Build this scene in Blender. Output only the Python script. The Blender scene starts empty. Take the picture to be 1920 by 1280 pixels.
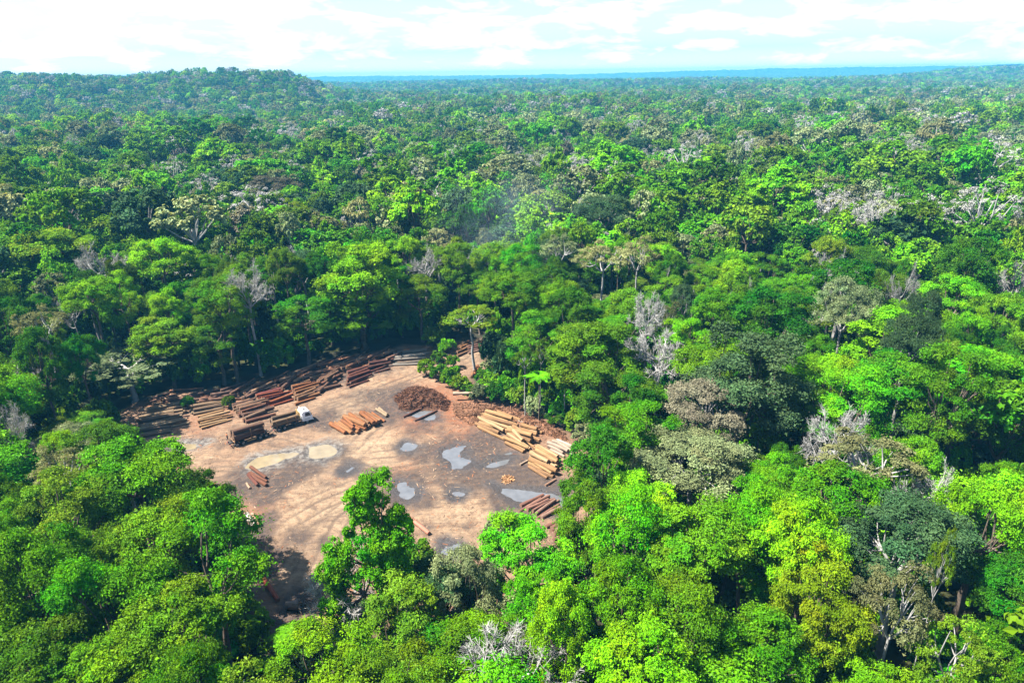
import bpy, bmesh, math, random
import numpy as np
from mathutils import Matrix, Vector, noise as mnoise

S = bpy.context.scene
COL = S.collection
rad = math.radians
RNG = np.random.default_rng(7)
random.seed(7)

# ------------------------------------------------------------------ camera
CAM_H, PITCH, ROLL, FPX = 70.0, 21.3, -0.85, 1280.0
cd = bpy.data.cameras.new('camera')
cam = bpy.data.objects.new('camera', cd); COL.objects.link(cam)
cd.sensor_fit = 'HORIZONTAL'; cd.sensor_width = 36.0; cd.lens = 36.0 * FPX / 1920.0
cd.clip_start = 1.0; cd.clip_end = 60000.0
CR = Matrix.Rotation(rad(90 - PITCH), 3, 'X') @ Matrix.Rotation(rad(ROLL), 3, 'Z')
cam.matrix_world = Matrix.Translation((0, 0, CAM_H)) @ CR.to_4x4()
S.camera = cam

# ------------------------------------------------------------------ world, sun, exposure
SUN = Vector((-0.80, -0.08, 1.16)).normalized()
SUN_EL = math.asin(SUN.z); SUN_AZ = math.atan2(SUN.x, SUN.y)
W = bpy.data.worlds.new('World'); S.world = W; W.use_nodes = True
nt = W.node_tree; nt.nodes.clear()
def N(nt, kind, **kw):
    n = nt.nodes.new(kind)
    for k, v in kw.items():
        if k.startswith('i_'): n.inputs[k[2:].replace('_', ' ')].default_value = v
        else: setattr(n, k, v)
    return n
wo = N(nt, 'ShaderNodeOutputWorld'); bg = N(nt, 'ShaderNodeBackground')
sky = N(nt, 'ShaderNodeTexSky', sky_type='NISHITA', sun_disc=False, sun_elevation=SUN_EL, sun_rotation=SUN_AZ % (2 * math.pi), altitude=100.0, air_density=1.0, dust_density=1.6, ozone_density=1.0)
bg.inputs['Strength'].default_value = 0.06
tcw = N(nt, 'ShaderNodeTexCoord')
mp = N(nt, 'ShaderNodeMapping'); mp.inputs['Scale'].default_value = (10.0, 10.0, 36.0)
cn = N(nt, 'ShaderNodeTexNoise', noise_dimensions='3D'); cn.inputs['Scale'].default_value = 1.15; cn.inputs['Detail'].default_value = 9.0; cn.inputs['Roughness'].default_value = 0.58; cn.inputs['Distortion'].default_value = 0.35
cr = N(nt, 'ShaderNodeValToRGB'); cr.color_ramp.elements[0].position = 0.45; cr.color_ramp.elements[1].position = 0.66
cr.color_ramp.elements[0].color = (0.0, 0.0, 0.0, 1); cr.color_ramp.elements[1].color = (1, 1, 1, 1)
cmx = N(nt, 'ShaderNodeMix', data_type='RGBA'); cmx.inputs['B'].default_value = (6.0, 6.0, 6.0, 1)
L = nt.links.new
L(tcw.outputs['Generated'], mp.inputs['Vector']); L(mp.outputs['Vector'], cn.inputs['Vector']); L(cn.outputs['Fac'], cr.inputs['Fac'])
sx = N(nt, 'ShaderNodeSeparateXYZ'); L(tcw.outputs['Generated'], sx.inputs[0])
el = N(nt, 'ShaderNodeMapRange'); el.inputs['From Min'].default_value = 0.08; el.inputs['From Max'].default_value = 0.30; el.inputs['To Min'].default_value = 1.0; el.inputs['To Max'].default_value = 0.12; L(sx.outputs['Z'], el.inputs['Value'])
cf = N(nt, 'ShaderNodeMath', operation='MULTIPLY'); L(cr.outputs['Color'], cf.inputs[0]); L(el.outputs['Result'], cf.inputs[1]); 
lo = N(nt, 'ShaderNodeMapRange'); lo.inputs['From Min'].default_value = 0.005; lo.inputs['From Max'].default_value = 0.03; lo.inputs['To Min'].default_value = 0.8; lo.inputs['To Max'].default_value = 0.0; L(sx.outputs['Z'], lo.inputs['Value'])
cx_ = N(nt, 'ShaderNodeMath', operation='MAXIMUM'); L(cf.outputs[0], cx_.inputs[0]); L(lo.outputs['Result'], cx_.inputs[1]); L(cx_.outputs[0], cmx.inputs['Factor'])
tn = N(nt, 'ShaderNodeMix', data_type='RGBA', blend_type='MULTIPLY'); tn.inputs['Factor'].default_value = 1.0; tn.inputs['B'].default_value = (0.84, 1.06, 1.11, 1); L(sky.outputs['Color'], tn.inputs['A']); L(tn.outputs['Result'], cmx.inputs['A']); L(cmx.outputs['Result'], bg.inputs['Color']); L(bg.outputs['Background'], wo.inputs['Surface'])

sd = bpy.data.lights.new('sun', 'SUN'); sd.energy = 5.0; sd.angle = rad(0.5); sd.color = (1.0, 0.955, 0.88)
sun = bpy.data.objects.new('sun', sd); COL.objects.link(sun)
sun.rotation_euler = (-SUN).to_track_quat('-Z', 'Y').to_euler()
VS = S.view_settings
VS.view_transform = 'Standard'; VS.look = 'None'; VS.gamma = 1.0; VS.use_curve_mapping = False
VS.exposure = 2.3
S.cycles.max_bounces = 6; S.cycles.diffuse_bounces = 1; S.cycles.glossy_bounces = 2; S.cycles.transmission_bounces = 3
S.cycles.volume_bounces = 1; S.cycles.transparent_max_bounces = 4
S.cycles.volume_step_rate = 4.0; S.cycles.volume_max_steps = 64
S.cycles.sample_clamp_indirect = 4.0
S.cycles.use_denoising = True

# ------------------------------------------------------------------ helpers
C0 = Vector((0, 0, CAM_H))
CRI = CR.inverted()
def ray(px, py):
    return CR @ Vector(((px - 960) / FPX, -(py - 640) / FPX, -1.0))
def gp(px, py, z=0.0):
    d = ray(px, py); t = (z - CAM_H) / d.z
    return C0 + d * t
def project(p):
    q = CRI @ (Vector(p) - C0)
    if q.z > -0.1: return None
    return 960 + FPX * q.x / -q.z, 640 - FPX * q.y / -q.z
def m_per_px(p):
    q = CRI @ (Vector(p) - C0)
    return -q.z / FPX

def smooth(a, b, x):
    t = np.clip((x - a) / (b - a), 0, 1); return t * t * (3 - 2 * t)

def tag(o, label=None, cat=None, group=None, kind=None):
    if label: o['label'] = label
    if cat: o['category'] = cat
    if group: o['group'] = group
    if kind: o['kind'] = kind
    return o
def link(o, parent=None):
    COL.objects.link(o)
    if parent is not None: o.parent = parent
    return o
def empty(name, loc=(0, 0, 0), rz=0.0):
    o = bpy.data.objects.new(name, None); o.location = loc; o.rotation_euler = (0, 0, rz); o.empty_display_size = 0.5
    return link(o)
def np_mesh(name, v, faces4=None, loops=None, starts=None, mats=(), attr=None, midx=None, smooth_faces=False):
    """faces4: (n,4) int array, or loops+starts."""
    me = bpy.data.meshes.new(name)
    v = np.asarray(v, dtype=np.float32)
    if faces4 is not None:
        f = np.asarray(faces4, dtype=np.int32); k = f.shape[1]
        loops = f.ravel(); starts = np.arange(0, len(loops), k, dtype=np.int32)
    me.vertices.add(len(v)); me.vertices.foreach_set('co', v.ravel())
    me.loops.add(len(loops)); me.loops.foreach_set('vertex_index', np.asarray(loops, dtype=np.int32))
    me.polygons.add(len(starts)); me.polygons.foreach_set('loop_start', np.asarray(starts, dtype=np.int32))
    if midx is not None: me.polygons.foreach_set('material_index', np.asarray(midx, dtype=np.int32))
    me.polygons.foreach_set('use_smooth', np.full(len(starts), smooth_faces, dtype=bool))
    me.update(calc_edges=True)
    for m in mats: me.materials.append(m)
    if attr:
        for an, (dom, arr) in attr.items():
            a = me.attributes.new(an, 'FLOAT', dom); a.data.foreach_set('value', np.asarray(arr, dtype=np.float32))
    return me

class MB:
    """collects boxes, tubes and polygons into one mesh"""
    def __init__(self): self.v = []; self.f = []; self.m = []; self.sm = []
    def add(self, vs, fs, mi=0, sm=False):
        b = len(self.v); self.v += [tuple(x) for x in vs]
        for f in fs: self.f.append([b + i for i in f]); self.m.append(mi); self.sm.append(sm)
    def box(self, c, s, mi=0, rot=None, taper=1.0, bev=0.0):
        bm = bmesh.new(); bmesh.ops.create_cube(bm, size=1.0)
        for v in bm.verts:
            k = taper if v.co.z > 0 else 1.0
            v.co = Vector((v.co.x * s[0] * k, v.co.y * s[1] * k, v.co.z * s[2]))
        if bev > 0: bmesh.ops.bevel(bm, geom=list(bm.edges), offset=bev, segments=2, affect='EDGES', profile=0.6)
        for v in bm.verts:
            if rot is not None: v.co = rot @ v.co
            v.co += Vector(c)
        bm.verts.index_update()
        self.add([v.co.copy() for v in bm.verts], [[v.index for v in f.verts] for f in bm.faces], mi)
        bm.free()
    def prism(self, prof, y0, y1, mi=0):
        n = len(prof)
        vs = [(x, y0, z) for x, z in prof] + [(x, y1, z) for x, z in prof]
        fs = [list(range(n))[::-1] if y0 < y1 else list(range(n)), list(range(n, 2 * n)) if y0 < y1 else list(range(n, 2 * n))[::-1]]
        for i in range(n):
            j = (i + 1) % n; fs.append([i, j, n + j, n + i])
        self.add(vs, fs, mi)
    def tube(self, pts, rs, sides=6, mi=0, cap=True, capmi=None):
        v, f = tube(pts, rs, sides); b = len(self.v)
        self.add(v, f, mi, True)
        if cap:
            n = len(pts)
            self.f.append([b + i for i in range(sides)][::-1]); self.m.append(mi if capmi is None else capmi); self.sm.append(False)
            self.f.append([b + (n - 1) * sides + i for i in range(sides)]); self.m.append(mi if capmi is None else capmi); self.sm.append(False)
    def mesh(self, name, mats):
        me = bpy.data.meshes.new(name); me.from_pydata(self.v, [], self.f)
        for m in mats: me.materials.append(m)
        me.polygons.foreach_set('material_index', self.m); me.polygons.foreach_set('use_smooth', self.sm)
        me.update(); return me
    def build(self, name, mats, parent=None):
        if not isinstance(mats, (list, tuple)): mats = [mats]
        return link(bpy.data.objects.new(name, self.mesh(name, mats)), parent)
def tube(pts, rs, sides=6):
    pts = [Vector(p) for p in pts]; vs, fs = [], []
    t0 = (pts[1] - pts[0]).normalized()
    ref = Vector((1, 0, 0)) if abs(t0.x) < 0.8 else Vector((0, 1, 0))
    for i, p in enumerate(pts):
        t = (pts[min(i + 1, len(pts) - 1)] - pts[max(i - 1, 0)]).normalized()
        u = (ref - t * ref.dot(t)).normalized(); w = t.cross(u); ref = u
        for k in range(sides):
            a = 2 * math.pi * k / sides
            vs.append(p + (u * math.cos(a) + w * math.sin(a)) * rs[i])
    for i in range(len(pts) - 1):
        for k in range(sides):
            j = (k + 1) % sides
            fs.append([i * sides + k, i * sides + j, (i + 1) * sides + j, (i + 1) * sides + k])
    return vs, fs

# ------------------------------------------------------------------ materials
def mat(name, col, rough=0.8, spec=0.2, metal=0.0, var=0.0, vscale=3.0, bump=0.0):
    m = bpy.data.materials.new(name); m.use_nodes = True; t = m.node_tree
    b = t.nodes['Principled BSDF']; b.inputs['Roughness'].default_value = rough; b.inputs['Metallic'].default_value = metal
    b.inputs['Specular IOR Level'].default_value = spec; b.inputs['Base Color'].default_value = (*col, 1)
    if var > 0:
        tc = N(t, 'ShaderNodeTexCoord'); n = N(t, 'ShaderNodeTexNoise'); n.inputs['Scale'].default_value = vscale; n.inputs['Detail'].default_value = 5
        r = N(t, 'ShaderNodeMapRange'); r.inputs['To Min'].default_value = 1 - var; r.inputs['To Max'].default_value = 1 + var; r.inputs['From Min'].default_value = 0.3; r.inputs['From Max'].default_value = 0.7
        x = N(t, 'ShaderNodeMix', data_type='RGBA', blend_type='MULTIPLY'); x.inputs['Factor'].default_value = 1; x.inputs['A'].default_value = (*col, 1)
        t.links.new(tc.outputs['Object'], n.inputs['Vector']); t.links.new(n.outputs['Fac'], r.inputs['Value'])
        t.links.new(r.outputs['Result'], x.inputs['B']); t.links.new(x.outputs['Result'], b.inputs['Base Color'])
        if bump > 0:
            bp = N(t, 'ShaderNodeBump'); bp.inputs['Strength'].default_value = bump; bp.inputs['Distance'].default_value = 0.1
            t.links.new(n.outputs['Fac'], bp.inputs['Height']); t.links.new(bp.outputs['Normal'], b.inputs['Normal'])
    return m
def leaf_mat(name, col, trans=0.28, hue=0.025, val=0.38):
    m = bpy.data.materials.new(name); m.use_nodes = True; t = m.node_tree; t.nodes.clear(); lk = t.links.new
    out = N(t, 'ShaderNodeOutputMaterial')
    oi = N(t, 'ShaderNodeObjectInfo'); at = N(t, 'ShaderNodeAttribute', attribute_name='tint')
    wn = N(t, 'ShaderNodeTexWhiteNoise', noise_dimensions='1D'); lk(oi.outputs['Random'], wn.inputs['W'])
    h = N(t, 'ShaderNodeHueSaturation'); h.inputs['Color'].default_value = (*col, 1)
    mr = N(t, 'ShaderNodeMapRange'); mr.inputs['To Min'].default_value = 0.5 - hue * 1.2; mr.inputs['To Max'].default_value = 0.5 + hue * 0.35
    lk(oi.outputs['Random'], mr.inputs['Value'])
    ht = N(t, 'ShaderNodeAttribute', attribute_name='warm'); ha = N(t, 'ShaderNodeMath', operation='ADD'); lk(mr.outputs['Result'], ha.inputs[0]); lk(ht.outputs['Fac'], ha.inputs[1]); lk(ha.outputs[0], h.inputs['Hue'])
    mv = N(t, 'ShaderNodeMapRange'); mv.inputs['To Min'].default_value = 1 - val; mv.inputs['To Max'].default_value = 1 + val
    lk(wn.outputs['Value'], mv.inputs['Value'])
    mm = N(t, 'ShaderNodeMath', operation='MULTIPLY'); lk(mv.outputs['Result'], mm.inputs[0]); lk(at.outputs['Fac'], mm.inputs[1])
    lk(mm.outputs['Value'], h.inputs['Value'])
    d = N(t, 'ShaderNodeBsdfDiffuse'); tr = N(t, 'ShaderNodeBsdfTranslucent'); g = N(t, 'ShaderNodeBsdfGlossy'); g.inputs['Roughness'].default_value = 0.5
    g.inputs['Color'].default_value = (0.8, 0.85, 0.8, 1)
    lk(h.outputs['Color'], d.inputs['Color'])
    y = N(t, 'ShaderNodeMix', data_type='RGBA', blend_type='MULTIPLY'); y.inputs['Factor'].default_value = 1; y.inputs['B'].default_value = (1.25, 1.1, 0.5, 1)
    lk(h.outputs['Color'], y.inputs['A']); lk(y.outputs['Result'], tr.inputs['Color'])
    s1 = N(t, 'ShaderNodeMixShader'); s1.inputs['Fac'].default_value = trans; lk(d.outputs[0], s1.inputs[1]); lk(tr.outputs[0], s1.inputs[2])
    s2 = N(t, 'ShaderNodeMixShader'); s2.inputs['Fac'].default_value = 0.004; lk(s1.outputs[0], s2.inputs[1]); lk(g.outputs[0], s2.inputs[2])
    lk(s2.outputs[0], out.inputs['Surface'])
    return m
LEAF = {
    'lime':   leaf_mat('lime leaves', (0.112, 0.280, 0.003), 0.28, 0.014),
    'bright': leaf_mat('bright green leaves', (0.066, 0.226, 0.002)),
    'mid':    leaf_mat('mid green leaves', (0.055, 0.160, 0.003)),
    'deep':   leaf_mat('deep green leaves', (0.026, 0.108, 0.003)),
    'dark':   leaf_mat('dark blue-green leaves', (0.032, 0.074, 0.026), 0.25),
    'olive':  leaf_mat('olive leaves', (0.076, 0.150, 0.006), 0.28, 0.010),
    'grey':   leaf_mat('grey-green leaves', (0.130, 0.165, 0.070), 0.25),
    'yellow': leaf_mat('yellow leaves', (0.150, 0.255, 0.005), 0.35, 0.012, 0.2),
    'pale':   leaf_mat('pale olive leaves', (0.150, 0.165, 0.066), 0.3),
    'brown':  leaf_mat('brown-grey leaves', (0.120, 0.115, 0.070), 0.2),
    'twig':   leaf_mat('grey twigs', (0.255, 0.245, 0.232), 0.15, 0.01, 0.25),
    'rust':   leaf_mat('rusty dry leaves', (0.200, 0.085, 0.025), 0.2),
}
BARK = mat('grey brown bark', (0.085, 0.066, 0.050), 0.9, 0.1, var=0.35, vscale=1.5, bump=0.4)
WHITEBARK = mat('pale grey bark', (0.215, 0.205, 0.19), 0.85, 0.1, var=0.3, vscale=1.2, bump=0.4)

# ------------------------------------------------------------------ terrain
def hill(x, y):
    x = np.asarray(x, dtype=float); y = np.asarray(y, dtype=float)
    b = x / np.maximum(y, 1.0)
    z = 53 * smooth(-0.22, -0.33, b) * smooth(900, 1500, y) * smooth(3600, 1900, y) * (0.97 + 0.03 * np.sin(b * 41.0 + 1.0))
    z += 54 * smooth(0.46, 0.70, b) * smooth(2300, 3300, y) * smooth(7000, 4500, y)
    z += 40 * smooth(5000, 7600, y) + 12 * smooth(0.10, 0.40, b) * smooth(4800, 7200, y)
    z += 6 * smooth(250, 700, y) * (np.sin(x / 140.0 + 1.3) * np.cos(y / 170.0) + 0.6 * np.sin(x / 61.0 + y / 83.0))
    z += 14 * smooth(1200, 3500, y) * np.sin(x / 900.0 + y / 700.0) * np.cos(y / 1100.0 + 0.4)
    return z
def build_terrain():
    ys = np.concatenate([np.linspace(-160, 60, 12), np.linspace(80, 900, 70), np.geomspace(930, 8050, 60)])
    us = np.linspace(-1.25, 1.25, 141)
    vs = np.zeros((len(ys), len(us), 3))
    for i, y in enumerate(ys):
        w = max(260.0, y + 260.0)
        vs[i, :, 0] = us * w; vs[i, :, 1] = y
    vs[..., 2] = hill(vs[..., 0], vs[..., 1]) - 0.35
    n, k = len(ys), len(us)
    idx = np.arange(n * k).reshape(n, k)
    f = np.stack([idx[:-1, :-1], idx[:-1, 1:], idx[1:, 1:], idx[1:, :-1]], -1).reshape(-1, 4)
    m = mat('forest floor', (0.030, 0.032, 0.012), 0.95, 0.05, var=0.6, vscale=0.25)
    o = link(bpy.data.objects.new('terrain', np_mesh('terrain', vs.reshape(-1, 3), f, mats=[m], smooth_faces=True)))
    tag(o, kind='structure')
build_terrain()

# clearing outline on the ground (photo pixels turned into ground points)
GC_PX = [(225, 850), (240, 760), (345, 738), (430, 728), (500, 712), (560, 695), (620, 676), (700, 660), (760, 648), (830, 650), (845, 640), (905, 634), (912, 690), (893, 702),
         (900, 740), (965, 758), (1030, 783), (1090, 825), (1105, 880), (1115, 950), (1110, 1030), (1085, 1095), (1000, 1165), (880, 1180), (760, 1180), (650, 1215), (520, 1230), (465, 1180), (455, 1080),
         (430, 985), (395, 925), (335, 897), (250, 880)]
GC = np.array([[*gp(*p).xy] for p in GC_PX])
VC_PX = np.array([(258, 825), (250, 772), (345, 752), (440, 735), (520, 705), (600, 690), (680, 668), (740, 652), (800, 650), (850, 640), (905, 640), (905, 700), (900, 745), (960, 765), (1020, 785), (1076, 828),
         (1055, 850), (1048, 900), (1062, 930), (1065, 1018), (1050, 1015), (1030, 965), (985, 945), (915, 985), (893, 1030), (838, 1035), (832, 1100), (770, 1100), (762, 1050), (755, 960), (735, 915), (690, 895), (645, 905), (620, 960), (585, 1010), (577, 1075), (583, 1125),
         (640, 1165), (560, 1195), (515, 1175), (492, 1090), (480, 1010), (450, 965), (430, 905), (390, 885), (345, 880), (285, 868)], float)
def inside(poly, x, y):
    x = np.asarray(x, float); y = np.asarray(y, float); r = np.zeros(x.shape, bool); n = len(poly)
    for i in range(n):
        x1, y1 = poly[i]; x2, y2 = poly[(i + 1) % n]
        c = ((y1 > y) != (y2 > y)) & (x < (x2 - x1) * (y - y1) / (y2 - y1 + 1e-12) + x1)
        r ^= c
    return r
def seg_dist(poly, x, y, closed=True):
    x = np.asarray(x, float); y = np.asarray(y, float); d = np.full(x.shape, 1e9); n = len(poly)
    for i in range(n if closed else n - 1):
        x1, y1 = poly[i]; x2, y2 = poly[(i + 1) % n]
        dx, dy = x2 - x1, y2 - y1
        t = np.clip(((x - x1) * dx + (y - y1) * dy) / (dx * dx + dy * dy + 1e-9), 0, 1)
        d = np.minimum(d, np.hypot(x - x1 - t * dx, y - y1 - t * dy))
    return d
def sdist(poly, x, y):
    d = seg_dist(poly, x, y); return np.where(inside(poly, x, y), d, -d)
def vnoise(x, y, s, seed=0):
    """smooth value noise"""
    r = np.random.default_rng(seed); g = r.random((256, 256)).astype(float)
    xs = np.asarray(x) / s + 100; ys = np.asarray(y) / s + 100
    xi = np.floor(xs).astype(int); yi = np.floor(ys).astype(int); fx = xs - xi; fy = ys - yi
    fx = fx * fx * (3 - 2 * fx); fy = fy * fy * (3 - 2 * fy)
    a = g[xi % 256, yi % 256]; b = g[(xi + 1) % 256, yi % 256]; c = g[xi % 256, (yi + 1) % 256]; d = g[(xi + 1) % 256, (yi + 1) % 256]
    return (a * (1 - fx) + b * fx) * (1 - fy) + (c * (1 - fx) + d * fx) * fy
def fbm(x, y, s, seed=0, o=4):
    t = 0; a = 0.5
    for k in range(o): t = t + a * vnoise(x, y, s / 2 ** k, seed + k); a *= 0.5
    return t / (1 - 0.5 ** o)

# puddles: (photo outline, colour class)
PUD = [
    ([(466, 868), (478, 858), (500, 853), (520, 851), (545, 848), (560, 850), (548, 856), (530, 862), (512, 869), (492, 877), (474, 879)], 'tan'),
    ([(578, 848), (584, 839), (600, 834), (618, 833), (629, 838), (628, 848), (616, 856), (598, 861), (583, 859)], 'tan'),
    ([(328, 833), (345, 830), (365, 829), (381, 830), (366, 836), (350, 841), (334, 840)], 'tan'),
    ([(830, 846), (846, 842), (858, 836), (874, 835), (868, 842), (862, 848), (872, 856), (884, 862), (890, 870), (876, 874), (860, 877), (846, 876), (838, 862)], 'grey'),
    ([(892, 872), (912, 864), (935, 856), (956, 849), (960, 852), (940, 861), (920, 868), (902, 875)], 'grey'),
    ([(905, 876), (930, 867), (955, 858), (960, 860), (940, 870), (918, 877)], 'grey'),
    ([(750, 834), (762, 830), (774, 831), (782, 836), (774, 843), (760, 844), (752, 840)], 'grey'),
    ([(766, 772), (775, 766), (800, 768), (815, 776), (818, 783), (800, 786), (780, 780)], 'grey'),
    ([(745, 906), (760, 903), (770, 910), (784, 918), (778, 932), (764, 936), (752, 928), (745, 916)], 'grey'),
    ([(842, 922), (856, 918), (871, 921), (872, 927), (862, 933), (848, 934), (843, 928)], 'grey'),
    ([(920, 908), (940, 910), (965, 916), (1000, 918), (1040, 924), (1062, 934), (1060, 953), (1030, 962), (1000, 952), (975, 944), (955, 934), (938, 920)], 'grey'),
    ([(826, 1018), (838, 1012), (846, 1018), (858, 1016), (868, 1022), (862, 1034), (848, 1046), (834, 1044), (824, 1034)], 'grey'),
    ([(640, 882), (652, 876), (660, 870), (668, 876), (660, 886), (646, 890)], 'grey'),
]
def noisy_outline(px, seed):
    p = np.array([[*gp(*q).xy] for q in px]); r = np.random.default_rng(seed); out = []
    n = len(p); c = p.mean(0)
    for i in range(n):
        p0, p1, p2, p3 = p[i - 1], p[i], p[(i + 1) % n], p[(i + 2) % n]
        for t in np.linspace(0, 1, 7)[:-1]:
            q = 0.5 * ((2 * p1) + (-p0 + p2) * t + (2 * p0 - 5 * p1 + 4 * p2 - p3) * t * t + (-p0 + 3 * p1 - 3 * p2 + p3) * t ** 3)
            d = q - c; l = np.hypot(*d) + 1e-6
            out.append(q)
    return np.array(out)
PUDW = [(noisy_outline(p, 50 + i), c) for i, (p, c) in enumerate(PUD)]

def px_line(pts): return np.array([[*gp(*p).xy] for p in pts])
TRACKS = [[(285, 850), (400, 835), (520, 800), (640, 755), (740, 720), (800, 695), (870, 670), (900, 645)],
          [(280, 840), (420, 812), (520, 782), (640, 738), (760, 700)],
          [(400, 880), (520, 880), (640, 860), (740, 850), (840, 800)],
          [(960, 850), (920, 868), (880, 890), (800, 900), (700, 880), (600, 850), (520, 830)],
          [(560, 1120), (600, 1060), (640, 980), (700, 920), (800, 880), (900, 870), (960, 852)],
          [(500, 1100), (560, 1040), (640, 1000), (780, 960), (900, 920), (1000, 905)],
          [(520, 900), (560, 940), (600, 1000), (580, 1080), (560, 1140)],
          [(640, 860), (700, 800), (760, 780), (860, 800)],
          [(800, 1100), (820, 1040), (860, 980), (940, 930)],
          [(500, 1010), (600, 950), (720, 900), (840, 880)]]
MUD = [((945, 930), 55, 0.8), ((880, 895), 55, 0.75), ((805, 850), 45, 0.6), ((560, 885), 50, 0.6), ((700, 905), 40, 0.6), ((800, 935), 45, 0.65), ((510, 920), 45, 0.8), ((720, 745), 45, 0.6), ((745, 760), 62, 0.9), ((790, 800), 60, 0.7), ((905, 858), 70, 1.0), ((850, 855), 55, 0.9), ((960, 895), 70, 1.0), ((765, 915), 42, 1.0), ((855, 925), 34, 0.9), ((610, 850), 55, 0.7), ((520, 862), 62, 0.5),
       ((650, 880), 32, 0.9), ((840, 1035), 36, 0.8), ((765, 836), 32, 0.7), ((470, 900), 45, 0.95), ((480, 1000), 45, 0.8), ((420, 835), 40, 0.35), ((660, 800), 40, 0.55), ((330, 838), 30, 0.5), ((690, 700), 70, 0.5),
       ((700, 770), 45, 0.5), ((600, 800), 45, 0.5), ((1020, 915), 50, 1.0), ((990, 880), 50, 0.9), ((880, 985), 30, 0.5), ((560, 1000), 30, 0.5), ((610, 1020), 22, 0.6), ((500, 1060), 40, 0.6), ((540, 1140), 45, 0.7), ((800, 990), 25, 0.5), ((900, 830), 40, 0.6), ((830, 905), 25, 0.6), ((620, 890), 45, 0.5), ((580, 920), 60, 0.35)]
RED = [((800, 760), 70, 1.0), ((865, 775), 50, 1.0), ((860, 810), 55, 0.6), ((840, 830), 40, 0.55), ((480, 960), 40, 0.5), ((900, 1130), 60, 0.4), ((420, 770), 60, 0.45), ((330, 800), 50, 0.3), ((640, 690), 90, 0.3), ((500, 1130), 40, 0.4), ((970, 760), 60, 0.4), ((760, 890), 40, 0.45), ((1000, 800), 60, 0.45)]
PALE = [((700, 850), 70, 0.8), ((640, 960), 90, 0.8), ((540, 960), 60, 0.7), ((680, 735), 90, 0.8), ((780, 700), 70, 0.8), ((330, 855), 60, 0.8), ((850, 960), 80, 0.7), ((780, 870), 60, 0.7), ((910, 960), 50, 0.6), ((560, 1070), 60, 0.8), ((780, 1070), 60, 0.6), ((660, 820), 40, 0.4), ((880, 665), 30, 0.7)]
def spots(lst, X, Y):
    t = np.zeros(X.shape)
    for (px, r, a) in lst:
        p = gp(*px); rm = r * m_per_px(p); e = np.hypot((X - p.x), (Y - p.y) * 0.62) / rm
        t = np.maximum(t, a * np.exp(-(e ** 2) * 1.1))
    return t
BANKS = [  # spoil heaps along the clearing edge: outline points, height
    ([(738, 745), (760, 735), (790, 732), (820, 738), (846, 752), (838, 772), (800, 768), (770, 770), (748, 768)], 1.9, 'debris'),
    ([(846, 756), (880, 760), (960, 768), (1020, 790), (1060, 815), (1070, 830), (1040, 822), (990, 800), (930, 780), (885, 796), (858, 780)], 1.3, 'soil')]
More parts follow.
